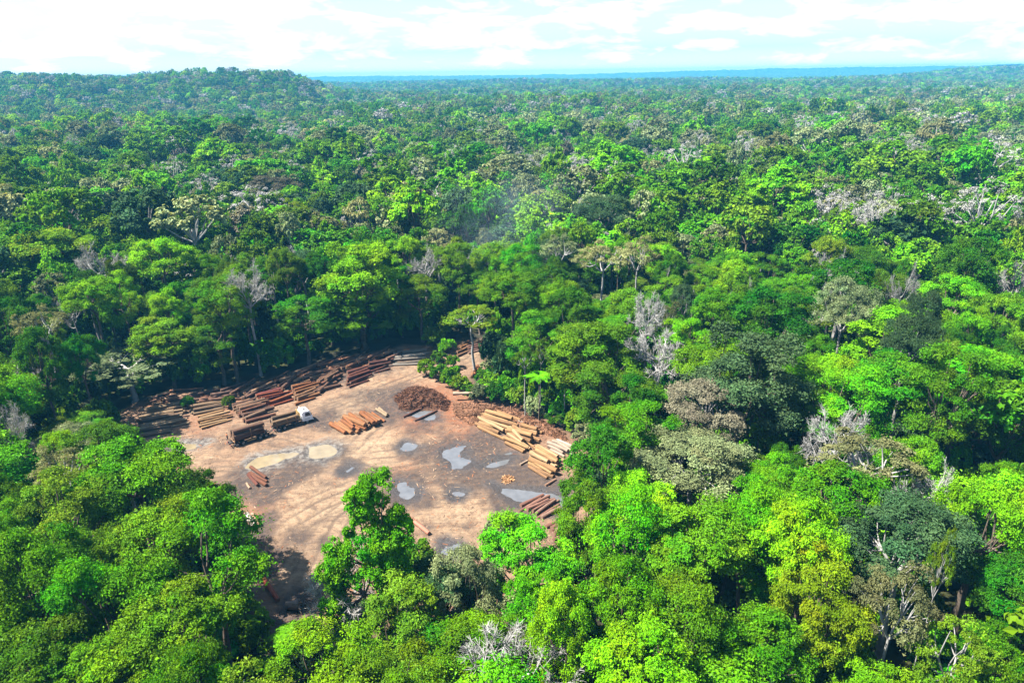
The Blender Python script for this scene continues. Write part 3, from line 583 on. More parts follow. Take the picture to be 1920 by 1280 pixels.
# (crown x, crown top y, crown width) in the photo, height, kind, tint, label, landmark name used by neighbours
HERO = [
    (358, 948, 225, 28, 'clumped', 'bright', 'broad bright green tree overhanging the lower left edge of the clearing', 'the broad tree at the lower left edge of the clearing'),
    (352, 890, 120, 22, 'fine', 'deep', 'dense blue-tinged green tree beside the pale logs at the left exit', 'the dense tree by the pale logs'),
    (235, 835, 190, 25, 'broad', 'bright', 'bright green tree left of the pale logs where the road leaves', None),
    (265, 955, 170, 24, 'round', 'mid', 'mid green tree tucked left of the broad bright clearing-edge tree', None),
    (105, 890, 160, 25, 'clumped', 'olive', 'dull olive tree at the left frame edge below the tall pale trunk', 'the dull olive tree at the left'),
    (315, 1120, 210, 24, 'round', 'mid', 'mid green tree in front of the broad lower-left tree, over black shade', None),
    (170, 1050, 190, 26, 'clumped', 'bright', 'bright green tree in the lower left forest, left of the broad tree', None),
    (50, 1000, 180, 27, 'round', 'bright', 'rounded bright green tree on the left frame edge, lower half', None),
    (60, 1190, 210, 22, 'round', 'mid', 'mid green tree in the lower left corner', None),
    (215, 1195, 200, 22, 'broad', 'bright', 'bright green tree on the bottom frame edge near the left corner', None),
    (590, 1180, 180, 20, 'clumped', 'bright', 'bright green tree on the bottom edge below the black ground shadow', 'the bright tree below the ground shadow'),
    (684, 905, 190, 30, 'vine', 'bright', 'tall vine-hung green tree with gaps standing before the muddy clearing', 'the vine-hung tree'),
    (750, 1100, 165, 21, 'tall', 'olive', 'olive vine-laden tree below the bleached bare tree', None),
    (815, 1070, 150, 19, 'round', 'dark', 'dark shaded tree between the vine-hung tree and the grey-green tree', None),  # dark leaf colour stands in for the shade on this tree
    (878, 1027, 125, 23, 'tall', 'grey', 'grey-green tree at the clearing bottom edge by the star-shaped puddle', 'the grey-green tree by the star-shaped puddle'),
    (985, 985, 170, 22, 'round', 'bright', 'rounded bright green tree hiding part of the reddish lower right logs', 'the rounded tree by the reddish logs'),
    (1055, 1110, 125, 25, 'round', 'lime', 'small lime green tree below the rounded clearing-edge tree', None),
    (1010, 1090, 130, 22, 'clumped', 'bright', 'bright green tree right of the small bare patch of soil', None),
    (880, 1170, 180, 19, 'broad', 'bright', 'bright green tree left of the grey bare tree on the bottom edge', None),
    (1128, 800, 140, 25, 'tall', 'deep', 'dark green leafy tree leaning over the right end of the log piles', 'the dark tree over the right log piles'),
    (1100, 900, 110, 22, 'tall', 'mid', 'mid green tree at the right end of the long grey puddle', None),
    (1190, 905, 150, 27, 'clumped', 'bright', 'vivid green tree right of the long grey puddle', None),
    (1300, 815, 200, 22, 'fine', 'grey', 'grey-green fine-leaved tree in front of the grey-brown dome', 'the grey-green fine-leaved tree'),
    (1322, 716, 140, 24, 'fine', 'brown', 'grey-brown domed tree left of the huge dark emergent tree', 'the grey-brown dome'),
    (1415, 625, 205, 31, 'tall', 'dark', 'huge dark blue-green emergent tree right of the clearing', 'the huge dark emergent tree'),
    (1672, 582, 150, 28, 'tall', 'bright', 'tall vivid green tree with stepped leafy tiers on the right', 'the tall tiered green tree'),
    (1830, 652, 170, 26, 'round', 'bright', 'rounded vivid green tree near the right frame edge', 'the rounded green tree near the right edge'),
    (1583, 500, 125, 31, 'flat', 'deep', 'flat-topped deep green umbrella tree under the white bare dome', 'the flat-topped umbrella tree'),
    (1535, 562, 85, 23, 'sparse', 'olive', 'thin tree with two long bare trunks below the umbrella tree', None),
    (1575, 464, 80, 33, 'bare', 'twig', 'white leafless dome-shaped tree just above the flat umbrella tree', 'the white leafless dome'),
    (1645, 380, 100, 32, 'bare', 'twig', 'tall white bare tree with forked trunk, upper right', 'the forked white bare tree'),
    (1705, 490, 60, 30, 'bare', 'twig', 'slender white bare tree right of the flat umbrella tree', None),
    (1400, 357, 90, 32, 'broad', 'lime', 'yellow-lime spreading tree in the upper right forest', 'the yellow-lime spreading tree'),
    (1330, 305, 130, 30, 'broad', 'bright', 'wide bright green tree behind the yellow-lime one', None),
    (1135, 365, 105, 32, 'fine', 'dark', 'dark slate-green dome right of the blue smoke', 'the slate-green dome'),
    (1130, 455, 100, 30, 'sparse', 'pale', 'pale yellowish thin-leaved tree right of the blue smoke', 'the pale yellowish tree'),
    (1195, 447, 80, 30, 'sparse', 'pale', 'straw coloured sparse tree touching the pale yellowish tree', None),
    (1050, 443, 75, 29, 'sparse', 'grey', 'greyish sparse tree with a white trunk beside the smoke', None),
    (885, 572, 105, 19, 'sparse', 'olive', 'thin-crowned tree with a tall forked white trunk beside the dirt road', 'the white-trunked tree by the road'),
    (1218, 550, 75, 28, 'bare', 'twig', 'small white bare tree in the middle right forest', None),
    (668, 458, 140, 31, 'tall', 'bright', 'tall vivid green emergent tree behind the shaded log piles', 'the tall emergent behind the log piles'),
    (297, 447, 105, 31, 'broad', 'lime', 'lime green domed tree in the upper left forest', 'the lime green dome'),
    (70, 430, 140, 32, 'broad', 'yellow', 'broad yellow-green tree on the left frame edge', 'the broad yellow-green tree'),
    (172, 450, 95, 31, 'bare', 'twig', 'grey leafless dome between the yellow-green and lime trees', 'the grey leafless dome'),
    (455, 487, 95, 32, 'bare', 'twig', 'grey leafless tree behind the bright trees left of the emergent', None),
    (72, 580, 110, 27, 'sparse', 'pale', 'pale thin-crowned tree with a very tall bare trunk, left edge', 'the tall pale trunk at the left'),
    (235, 668, 190, 26, 'sparse', 'grey', 'spreading grey sparse tree with white limbs above the left log stack', 'the spreading grey tree'),
    (412, 522, 100, 32, 'clumped', 'bright', 'bright green clumped tree left of the tall emergent', None),
    (300, 600, 105, 26, 'round', 'mid', 'mid green round tree behind the left log stacks, nearer the left', None),
    (398, 592, 105, 26, 'clumped', 'mid', 'mid green clumped tree behind the left log stacks, below the bright clumped tree', None),
    (565, 560, 110, 30, 'clumped', 'mid', 'mid green tree with hanging clumps beside the tall emergent', None),
    (1640, 828, 200, 25, 'sparse', 'pale', 'wide straw-olive tree with bare white branches in the right forest', 'the straw-olive tree'),
    (1745, 862, 110, 25, 'bare', 'twig', 'white bare branching tree beside the straw-olive tree', None),
    (1520, 950, 155, 28, 'round', 'lime', 'lime green tree above the yellow crown in the lower right', None),
    (1557, 1048, 165, 26, 'round', 'yellow', 'yellow-green rounded crown in the lower right', 'the yellow crown'),
    (1715, 945, 230, 26, 'fine', 'dark', 'broad dark blue-green tree with white twigs in the lower right', 'the broad dark tree'),
    (1690, 1068, 165, 27, 'sparse', 'pale', 'pale olive thin tree below the broad dark tree', None),
    (1800, 1172, 160, 24, 'sparse', 'olive', 'olive thin tree with thick white limbs in the lower right corner', None),
    (1315, 965, 190, 25, 'broad', 'mid', 'wide layered green tree below the grey-green fine-leaved tree', None),
    (1452, 893, 120, 22, 'clumped', 'bright', 'bright green tree in the shade of the huge dark emergent', None),
    (1115, 605, 165, 25, 'tall', 'mid', 'tall mid green tree with visible trunks at the clearing right corner', 'the tall tree at the right corner of the clearing'),
    (960, 512, 105, 27, 'broad', 'mid', 'domed mid green tree below the drifting smoke', None),
    (1050, 525, 80, 26, 'round', 'bright', 'neat rounded green tree right of the smoke base', None),
    (1000, 590, 100, 22, 'clumped', 'mid', 'mid green clumped tree behind the white-trunked road tree', None),
    (785, 520, 90, 27, 'clumped', 'mid', 'mid green tree right of the tall emergent at the road', None),
    (880, 1075, 60, 14, 'round', 'grey', 'low grey-green sapling under the star-shaped puddle', None),
    (1290, 1090, 190, 25, 'clumped', 'mid', 'mid green tree left of the yellow crown, lower right', None),
    (1430, 1165, 180, 22, 'round', 'bright', 'bright green tree on the bottom edge left of the yellow crown', None),
    (1175, 1060, 150, 25, 'round', 'bright', 'leafy bright green tree below the vivid puddle-side tree', None),
    (1880, 900, 150, 27, 'round', 'bright', 'bright green tree on the right frame edge beside the broad dark tree', None),
    (1778, 1000, 52, 27, 'sparse', 'olive', 'small thin olive tree within the broad dark crown', None),
    (983, 655, 48, 17, 'sparse', 'mid', 'slender pale-trunked small tree rising right behind the spoil bank', None),
    (1012, 640, 50, 18, 'sparse', 'olive', 'slender pale-trunked olive tree at the forest wall above the yellow logs', None),
    (1098, 655, 55, 19, 'sparse', 'mid', 'slender pale double-trunked tree at the right corner of the clearing', None),
    (1060, 690, 45, 14, 'sparse', 'bright', 'slender pale-stemmed bright sapling between the forest-wall trees', None),
    (672, 560, 118, 18, 'tall', 'bright', 'lower leafy bright green tree at the foot of the tall emergent', None),
    (505, 330, 90, 31, 'fine', 'brown', 'dark grey-brown rounded tree in the upper left forest', None),
    (545, 375, 60, 31, 'sparse', 'yellow', 'yellow sparse tree beside the grey-brown rounded tree', None),
]
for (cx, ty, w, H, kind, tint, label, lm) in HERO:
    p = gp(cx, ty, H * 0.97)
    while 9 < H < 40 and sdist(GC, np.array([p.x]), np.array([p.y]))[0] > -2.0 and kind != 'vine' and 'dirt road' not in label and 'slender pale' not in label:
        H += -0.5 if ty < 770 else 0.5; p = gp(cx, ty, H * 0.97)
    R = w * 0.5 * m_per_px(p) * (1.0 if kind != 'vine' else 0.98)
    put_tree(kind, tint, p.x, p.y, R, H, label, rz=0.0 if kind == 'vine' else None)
LAND = [(TREES[i], h[7]) for i, h in enumerate(HERO) if h[7]]
p = gp(650, 1166, 8); put_tree('bare', 'twig', p.x, p.y, 4.6, 17.5, 'bleached bare tree with crooked white branches in front of the vine-hung tree', vi=1)
p = gp(970, 1185, 22); put_tree('bare', 'twig', p.x, p.y, 5.4, 23, 'grey bare tree with a bent white trunk on the bottom edge', vi=2)
for (cx, ty, H, lb) in ((1240, 735, 15, 'small palm in the green thicket behind the right log piles'), (1425, 800, 14, 'palm in deep shade under the huge dark emergent tree'), (1540, 795, 17, 'bright palm right of the huge dark emergent tree'),
                        (552, 1185, 12, 'low palm on the bottom edge beside the ground shadow'), (1160, 1075, 14, 'palm frond rosette below the vivid puddle-side tree'), (1010, 700, 12, 'palm beside the road trees above the spoil bank')):
    p = gp(cx, ty, H); put_tree('palm', 'bright', p.x, p.y, 4.6, H, lb, cat='palm tree', group='palms among the trees')

def hidden_clearing(x, y, R, H):
    """would a crown here cover the part of the clearing that the photo shows?"""
    pts = [(x, y, H), (x - R * 0.85, y, H * 0.82), (x + R * 0.85, y, H * 0.82), (x - R * 0.6, y, H * 0.93), (x + R * 0.6, y, H * 0.93), (x, y, H * 0.7), (x, y, H * 0.3), (x - R * 0.8, y, H * 0.65), (x + R * 0.8, y, H * 0.65)]
    q = [project(a) for a in pts]; q = [a for a in q if a]
    if not q: return False
    q = np.array(q); return bool(inside(VC_PX, q[:, 0], q[:, 1]).any())
PROTECT = [(858, 572, 945, 712, 153), (600, 462, 738, 690, 168), (1322, 640, 1510, 830, 105), (1560, 835, 1785, 940, 80), (150, 675, 330, 760, 152), (35, 590, 115, 780, 142), (1540, 505, 1630, 560, 145), (1100, 455, 1225, 540, 195), (1500, 570, 1570, 700, 125), (630, 1040, 670, 1160, 74), (920, 1190, 1030, 1280, 60), (1600, 580, 1740, 760, 118), (1760, 660, 1900, 760, 115), (1270, 820, 1380, 960, 92), (1620, 1075, 1760, 1180, 62), (745, 660, 905, 700, 172)]
def hides_landmark(x, y, R, H):
    d = math.hypot(x, y)
    pts = [(x, y, H), (x - R * 0.85, y, H * 0.8), (x + R * 0.85, y, H * 0.8), (x, y, H * 0.7), (x, y, H * 0.5)]
    for a in pts:
        q = project(a)
        if q is None: continue
        for (x0, y0, x1, y1, dd) in PROTECT:
            if d < dd - 4 and x0 - 8 < q[0] < x1 + 8 and y0 < q[1] < y1: return True
    return False
def clear_of_dirt(x, y, margin):
    return sdist(GC, np.array([x]), np.array([y]))[0] < -margin
# filler trees near the clearing, each one a thing of its own
KINDS = [('round', 0.30), ('broad', 0.20), ('clumped', 0.22), ('tall', 0.10), ('fine', 0.10), ('sparse', 0.05), ('bare', 0.03)]
TINTS = {'round': ['bright', 'bright', 'mid', 'mid', 'deep', 'olive', 'lime'], 'broad': ['bright', 'mid', 'mid', 'deep', 'olive', 'lime'], 'clumped': ['bright', 'bright', 'mid', 'mid', 'deep'], 'tall': ['mid', 'bright', 'deep', 'olive'],
         'fine': ['dark', 'grey', 'deep', 'dark', 'mid'], 'sparse': ['pale', 'olive', 'grey'], 'bare': ['twig']}
SHAPE = {'round': 'rounded', 'broad': 'spreading', 'clumped': 'clumpy', 'tall': 'tall narrow', 'fine': 'fine-leaved', 'sparse': 'thin-crowned', 'bare': 'bare'}
LAND += [((*gp(310, 790).xy, 0, 0), 'the long left log stack'), ((*gp(540, 745).xy, 0, 0), 'the red log pile'), ((*gp(625, 720).xy, 0, 0), 'the messy brown log pile'), ((*gp(985, 830).xy, 0, 0), 'the yellow log piles'), ((*gp(470, 1150).xy, 0, 0), 'the ground shadow'),
         ((*gp(960, 700).xy, 0, 0), 'the shrubs by the spoil bank')]
SEEN_LABEL = set()
def auto_label(kind, tint, x, y, R, H):
    ls = sorted(LAND, key=lambda l: (l[0][0] - x) ** 2 + (l[0][1] - y) ** 2)
    size = 'large' if R > 5.6 else 'small' if R < 4.0 else ''
    base = ' '.join(w for w in (size, '' if kind == 'bare' else COLNAME[tint], 'grey leafless' if kind == 'bare' else SHAPE[kind], 'tree') if w)
    q = project((x, y, H))
    for l in ls[:7]:
        lp = project((l[0][0], l[0][1], l[0][3]))
        if q is None or lp is None: break
        dx, dy = q[0] - lp[0], q[1] - lp[1]
        rel = ('right of' if dx > 0 else 'left of') if abs(dx) > abs(dy) * 1.2 else ('in front of' if dy > 0 else 'behind')
        dist = math.hypot(l[0][0] - x, l[0][1] - y)
        for w in (['just ' + rel] if dist < 17 else []) + ([rel] if dist < 40 else ['some way ' + rel]) + ['well ' + rel]:
            s = base + ' ' + w + ' ' + l[1]
            if s not in SEEN_LABEL and len(s.split()) <= 16: SEEN_LABEL.add(s); return s
    s = base + ' in the forest near ' + ls[0][1]
    return s
MAX_TREES = 300; NEAR_D = 205.0
def visible(x, y, H):
    q = project((x, y, H * 0.9)); return q is not None and -90 < q[0] < 2010 and q[1] < 1450
cand = []
r = np.random.default_rng(5)
while len(cand) < 9000:
    y = r.uniform(14, NEAR_D + 25); x = r.uniform(-1.0, 1.0) * (y * 0.95 + 40); cand.append((x, y))
cell = {}
def near_ok(x, y, R, f=0.70):
    for (a, b, c, d) in TREES:
        if (a - x) ** 2 + (b - y) ** 2 < (f * (c + R)) ** 2: return False
    return True
OUT = []; NIND = len(TREES)
cand.sort(key=lambda c: math.hypot(*c) // 12)
for (x, y) in cand:
    d = math.hypot(x, y)
    R = float(np.clip(r.normal(5.3, 1.5), 3.1, 8.6)); H = float(np.clip(r.normal(20 + R * 0.8, 3.2), 15, 34))
    if y < 60: H = min(H, 25)
    if not near_ok(x, y, R): continue
    if not clear_of_dirt(x, y, 2.2): continue
    ok = False
    for _ in range(4):
        if not hidden_clearing(x, y, R, H) and not hides_landmark(x, y, R, H): ok = True; break
        H *= 0.80; R *= 0.88
    if not ok or H < 8: continue
    k = KINDS[int(np.searchsorted(np.cumsum([w for _, w in KINDS]), r.random() * 0.999))][0]
    tint = TINTS[k][r.integers(len(TINTS[k]))]
    if visible(x, y, H) and NIND < MAX_TREES and d < NEAR_D:
        NIND += 1; put_tree(k, tint, x, y, R, H, auto_label(k, tint, x, y, R, H))
    else:
        TREES.append((x, y, R, H)); OUT.append((x, y, R, H, k, tint))
print('individual trees + near rest', NIND, len(OUT))

# shrubs along the clearing edge and on the green island by the road
SHR = [(800, 705, 2.6), (822, 712, 2.6), (845, 722, 3.0), (865, 735, 2.6), (885, 742, 2.4), (905, 750, 2.8), (925, 738, 3.2), (935, 756, 2.8), (955, 745, 3.2), (970, 765, 2.6), (990, 755, 3.4), (1005, 778, 2.6), (1025, 770, 3.2), (1045, 795, 2.6), (1065, 790, 3.4), (1080, 812, 2.8), (1095, 800, 3.4), (1100, 830, 2.8),
       (850, 690, 2.2), (825, 680, 2.4), (840, 662, 2.6), (815, 655, 3.0), (915, 720, 2.6), (930, 700, 3.2), (790, 1068, 2.4), (776, 1085, 2.0), (800, 1095, 2.2), (430, 765, 1.6), (352, 765, 1.5), (930, 1010, 1.8), (1075, 1040, 2.4), (1062, 1075, 2.6), (480, 1215, 2.6), (460, 1180, 3.0), (880, 1110, 2.0), (960, 1150, 2.0)]
SHL = ['leafy green shrub on the grassy island beside the dirt road', 'bushy green shrub behind the spoil bank and yellow log piles', 'green shrub beside the road where it enters the forest', 'small green shrub on the clearing bottom edge', 'tuft of green between the left log stacks', 'shaded green shrub beside the ground shadow']
for i, (px, py, R) in enumerate(SHR):
    p = gp(px, py); cm, tm = PROTO['shrub'][i % 3]; e = empty('shrub', (p.x, p.y, 0.0), i * 1.7); k = R / 2.2 * (0.86 if i < 6 or 18 <= i < 21 else 1.0); e.scale = (k, k, k * (0.9 + 0.5 * RNG.random()))
    c = link(bpy.data.objects.new('foliage', cm), e); link(bpy.data.objects.new('stem', tm), e)
    c.material_slots[0].link = 'OBJECT'; c.material_slots[0].material = LEAF[['mid', 'deep', 'bright', 'olive', 'deep', 'grey'][i % 6]]
    li = 0 if i < 6 else 1 if i < 18 else 2 if i < 24 else 4 if i in (27, 28) else 5 if i in (32, 33) else 3
    tag(e, SHL[li], 'shrub', ['shrubs on the road island', 'shrubs behind the yellow log piles', 'shrubs where the road enters the forest', 'shrubs on the clearing bottom edge', 'green tufts between the left log stacks', 'shrubs beside the ground shadow'][li])

# ------------------------------------------------------------------ the forest beyond: one object, geometry-node instances
SRC = {}
def lod_crown(kind, seed, lod):
    """lighter crowns with bigger sprays for distance"""
    r = np.random.default_rng(seed)
    n_leaf = 22 if lod == 2 else 7; leaf = 0.85 if lod == 2 else 1.35
    if kind == 'bare': leaf = leaf * 0.8
    prm = {'round': (28, 1.9, 18, 6.4, 5, 0.08, -0.4, 0.85, 6), 'broad': (28, 2.0, 20.0, 5.0, 3.5, 0.1, -0.3, 0.8, 6), 'clumped': (18, 2.4, 17.5, 6.6, 5.5, 0.15, -0.4, 0.75, 8), 'tall': (26, 1.9, 17, 7, 6, 0.1, -0.7, 0.7, 6), 'fine': (30, 1.8, 18.5, 6.0, 5, 0.06, -0.4, 0.85, 7), 'sparse': (26, 1.6, 19.5, 5.4, 3.5, 0.1, -0.2, 0.8, 5), 'bare': (28, 1.5, 19, 5.6, 3.0, 0.1, -0.1, 0.8, 5)}[kind]
    nl, lr, zc, up, dn, gap, low, flat, ns = prm
    C, LR = lobes_dome(r, nl, 6, zc, up, dn, lr, gap, low)
    P, Nn, T = crown_leaves(r, C, LR, ns if lod == 2 else max(3, ns - 2), n_leaf if kind not in ('sparse', 'bare') else max(6, int(n_leaf * 0.75)), leaf, flat, (0, 0, zc - dn * 0.3))
    P[:, 2] *= 25.0 / P[:, 2].max()
    return P, Nn, T, leaf, C
def quad_arrays(P, Nn, size, r, asp=0.7):
    n = len(P); a = unit(np.cross(Nn, rand_dirs(r, n))); b = np.cross(Nn, a); s = (size * (0.65 + 0.7 * r.random(n)))[:, None]; fold = Nn * s * 0.2
    return np.stack([P - a * s * 0.5, P - b * s * 0.5 * asp + fold, P + a * s * 0.5, P + b * s * 0.5 * asp + fold], 1)
MIDS = [('round', 'bright'), ('round', 'mid'), ('round', 'deep'), ('broad', 'bright'), ('broad', 'mid'), ('broad', 'lime'), ('clumped', 'mid'), ('clumped', 'bright'), ('clumped', 'deep'), ('tall', 'mid'), ('fine', 'dark'), ('fine', 'grey'), ('round', 'olive'), ('broad', 'dark'), ('sparse', 'pale'), ('bare', 'twig'), ('sparse', 'grey'), ('fine', 'brown'), ('round', 'mid'), ('broad', 'deep')]
MIDW = np.array([12, 9, 5, 9, 7, 10, 7, 9, 3, 6, 4, 9, 9, 2.5, 9.0, 15.0, 9, 2, 6, 3]); MIDW = MIDW / MIDW.sum()
def src_obj(me): return bpy.data.objects.new(me.name, me)
def make_mid(kind, tint, i):
    r = np.random.default_rng(700 + i); P, Nn, T, leaf, C = lod_crown(kind, 600 + i, 2); Q = quad_arrays(P, Nn, leaf if kind != 'bare' else 0.5, r, 0.7 if kind != 'bare' else 0.25)
    n = len(Q); V = Q.reshape(-1, 3); loops = np.arange(4 * n); starts = np.arange(0, 4 * n, 4); mi = np.zeros(n, int); tt = T
    mb = MB(); mb.tube([(0, 0, -1), (0, 0, 9), (0.2, 0, 18)], [0.5, 0.35, 0.25], 5, cap=False)
    for c in C[::2]: limb(mb, r, (0.1, 0, 15), c, 0.22 if kind in ('bare', 'sparse') else 0.16, 0.07, 0.1, 3, 4)
    b = len(V); V = np.concatenate([V, np.array(mb.v)]); fl = np.array(mb.f); loops = np.concatenate([loops, fl.ravel() + b]); starts = np.concatenate([starts, 4 * n + np.arange(0, fl.size, 4)]); mi = np.concatenate([mi, np.ones(len(fl), int)]); tt = np.concatenate([tt, np.tile([1.0, 0.0], (len(fl), 1))])
    return src_obj(np_mesh('canopy tree', V, loops=loops, starts=starts, mats=[LEAF[tint], WHITEBARK if kind in ('bare', 'sparse', 'fine') else BARK], midx=mi, attr={'tint': ('FACE', tt[:, 0]), 'warm': ('FACE', tt[:, 1])}))
mids = [make_mid(k, t, i) for i, (k, t) in enumerate(MIDS)]
def make_patch(i, size=44.0):
    """a patch of far forest: about twenty light crowns"""
    r = np.random.default_rng(900 + i); names = list(LEAF); Vs, T, M = [], [], []; pts = []
    while len(pts) < 20:
        p = r.uniform(-size / 2, size / 2, 2)
        if all(np.hypot(*(p - q)) > 7.2 for q in pts) or r.random() < 0.02: pts.append(p)
    for p in pts:
        j = int(np.searchsorted(np.cumsum(MIDW), r.random() * 0.999)); k, t = MIDS[j]
        P, Nn, tt, leaf, C = lod_crown(k, int(r.integers(1e6)), 3)
        Q = quad_arrays(P, Nn, leaf, r, 0.75); s = float(np.clip(r.normal(1.02, 0.28), 0.6, 1.7)); zz = r.uniform(0.82, 1.18) if r.random() > 0.08 else 1.4; a = r.random() * 6.28
        x = Q[..., 0] * math.cos(a) - Q[..., 1] * math.sin(a); y = Q[..., 0] * math.sin(a) + Q[..., 1] * math.cos(a)
        Vs.append(np.stack([x * s + p[0], y * s + p[1], Q[..., 2] * zz], -1)); T.append(tt * np.array([r.uniform(0.75, 1.3), 1.0]) + np.array([0, r.uniform(-0.03, 0.008)])); M.append(np.full(len(Q), names.index(t)))
    V = np.concatenate(Vs); n = len(V)
    return src_obj(np_mesh('canopy patch', V.reshape(-1, 3), np.arange(4 * n).reshape(n, 4), mats=[LEAF[x] for x in names], midx=np.concatenate(M), attr={'tint': ('FACE', np.concatenate(T)[:, 0]), 'warm': ('FACE', np.concatenate(T)[:, 1])}))
patches = [make_patch(i) for i in range(14)]
def scatter(name, pts, rots, scales, pick, sources, kind='stuff'):
    me = bpy.data.meshes.new(name); me.vertices.add(len(pts)); me.vertices.foreach_set('co', np.asarray(pts, np.float32).ravel())
    a = me.attributes.new('rot', 'FLOAT', 'POINT'); a.data.foreach_set('value', np.asarray(rots, np.float32))
    a = me.attributes.new('scl', 'FLOAT_VECTOR', 'POINT'); a.data.foreach_set('vector', np.asarray(scales, np.float32).ravel())
    a = me.attributes.new('pick', 'INT', 'POINT'); a.data.foreach_set('value', np.asarray(pick, np.int32))
    o = link(bpy.data.objects.new(name, me)); g = bpy.data.node_groups.new(name + ' scatter', 'GeometryNodeTree')
    g.interface.new_socket('Geometry', in_out='INPUT', socket_type='NodeSocketGeometry'); g.interface.new_socket('Geometry', in_out='OUTPUT', socket_type='NodeSocketGeometry')
    gi = g.nodes.new('NodeGroupInput'); go = g.nodes.new('NodeGroupOutput'); lk = g.links.new
    iop = g.nodes.new('GeometryNodeInstanceOnPoints'); iop.inputs['Pick Instance'].default_value = True
    jn = g.nodes.new('GeometryNodeJoinGeometry')
    for s in reversed(sources):
        oi = g.nodes.new('GeometryNodeObjectInfo'); oi.inputs['Object'].default_value = s; oi.inputs['As Instance'].default_value = False
        gti = g.nodes.new('GeometryNodeGeometryToInstance'); lk(oi.outputs['Geometry'], gti.inputs[0]); lk(gti.outputs[0], jn.inputs[0])
    def na(n, t):
        q = g.nodes.new('GeometryNodeInputNamedAttribute'); q.data_type = t; q.inputs['Name'].default_value = n; return q.outputs['Attribute']
    cx = g.nodes.new('ShaderNodeCombineXYZ'); lk(na('rot', 'FLOAT'), cx.inputs['Z']); er = g.nodes.new('FunctionNodeEulerToRotation'); lk(cx.outputs[0], er.inputs[0])
    lk(gi.outputs[0], iop.inputs['Points']); lk(jn.outputs[0], iop.inputs['Instance']); lk(na('pick', 'INT'), iop.inputs['Instance Index']); lk(er.outputs[0], iop.inputs['Rotation']); lk(na('scl', 'FLOAT_VECTOR'), iop.inputs['Scale'])
    lk(iop.outputs[0], go.inputs[0])
    md = o.modifiers.new('scatter', 'NODES'); md.node_group = g
    return tag(o, kind=kind)
r = np.random.default_rng(9)
pts, rots, scl, pick = [], [], [], []
idx_of = {}
for j, kt in enumerate(MIDS): idx_of.setdefault(kt, j)
for (x, y, R, H, k, t) in OUT:
    pts.append((x, y, 0)); rots.append(r.random() * 6.28); scl.append((R / 6, R / 6, H / 25)); pick.append(idx_of.get((k, t), int(r.integers(len(MIDS)))))
g = 8.4
MID_D = 640.0
hx = np.array([(t[0], t[1], t[2]) for t in TREES])
for yy in np.arange(20, MID_D + 20, g):
    w = yy * 0.92 + 40
    for xx in np.arange(-w, w, g):
        x = xx + r.uniform(-3.2, 3.2); y = yy + r.uniform(-3.2, 3.2); d = math.hypot(x, y)
        if d > MID_D: continue
        R = float(np.clip(r.normal(6.0, 1.6), 3.4, 10.5)); H = float(np.clip(r.normal(20 + R * 1.1, 4.4), 15, 44))
        if r.random() < 0.05: R = r.uniform(8.5, 12.0); H = r.uniform(32, 44)
        if d < NEAR_D + 30:
            if d < NEAR_D - 8 or not clear_of_dirt(x, y, 3) or hidden_clearing(x, y, R, H): continue
            if (np.hypot(hx[:, 0] - x, hx[:, 1] - y) < 0.72 * (hx[:, 2] + R)).any(): continue
        u_ = r.random() if r.random() < 0.62 else (float(vnoise(np.array([x]), np.array([y]), 30, 6)[0]) * 1.7 + 0.13 * r.random()) % 1.0
        pts.append((x, y, float(hill(x, y)) - 0.3)); rots.append(r.random() * 6.28); scl.append((R / 6, R / 6, H / 25)); pick.append(int(np.searchsorted(np.cumsum(MIDW), u_ * 0.999)))
scatter('forest', pts, rots, scl, pick, mids); print('mid trees', len(pts))
pts, rots, scl, pick = [], [], [], []
y = 600.0; P_ = 40.0
for yy in np.arange(560, 4200, P_):
    w = yy * 0.90 + 60
    for xx in np.arange(-w, w, P_):
        x = xx + r.uniform(-6, 6); y = yy + r.uniform(-6, 6)
        d = math.hypot(x, y)
        if d < MID_D + 16 or d > 4300: continue
        pts.append((x, y, float(hill(x, y)) - 1)); rots.append(r.integers(4) * 1.5708 + r.uniform(-0.3, 0.3)); s = r.uniform(0.95, 1.15); scl.append((s, s, r.uniform(0.9, 1.15))); pick.append(int(r.integers(len(patches))))
scatter('distant_forest', pts, rots, scl, pick, patches); print('patches', len(pts))
# canopy beyond the patches: bumpy sheet
def build_far():
    ys = np.geomspace(4100, 7900, 150); us = np.linspace(-1.0, 1.0, 700)
    X = us[None, :] * (ys[:, None] * 0.95); Y = np.repeat(ys[:, None], len(us), 1)
    Z = hill(X, Y) + 16 + 14 * fbm(X, Y, 45, 5, 3) + 8 * np.random.default_rng(3).random(X.shape)
    n, k = X.shape; idx = np.arange(n * k).reshape(n, k); f = np.stack([idx[:-1, :-1], idx[:-1, 1:], idx[1:, 1:], idx[1:, :-1]], -1).reshape(-1, 4)
    m = mat('far canopy', (0.035, 0.075, 0.018), 0.95, 0.05, var=0.5, vscale=0.03)
    tag(link(bpy.data.objects.new('horizon_forest', np_mesh('horizon_forest', np.stack([X, Y, Z], -1).reshape(-1, 3), f, mats=[m]))), kind='stuff')
build_far()
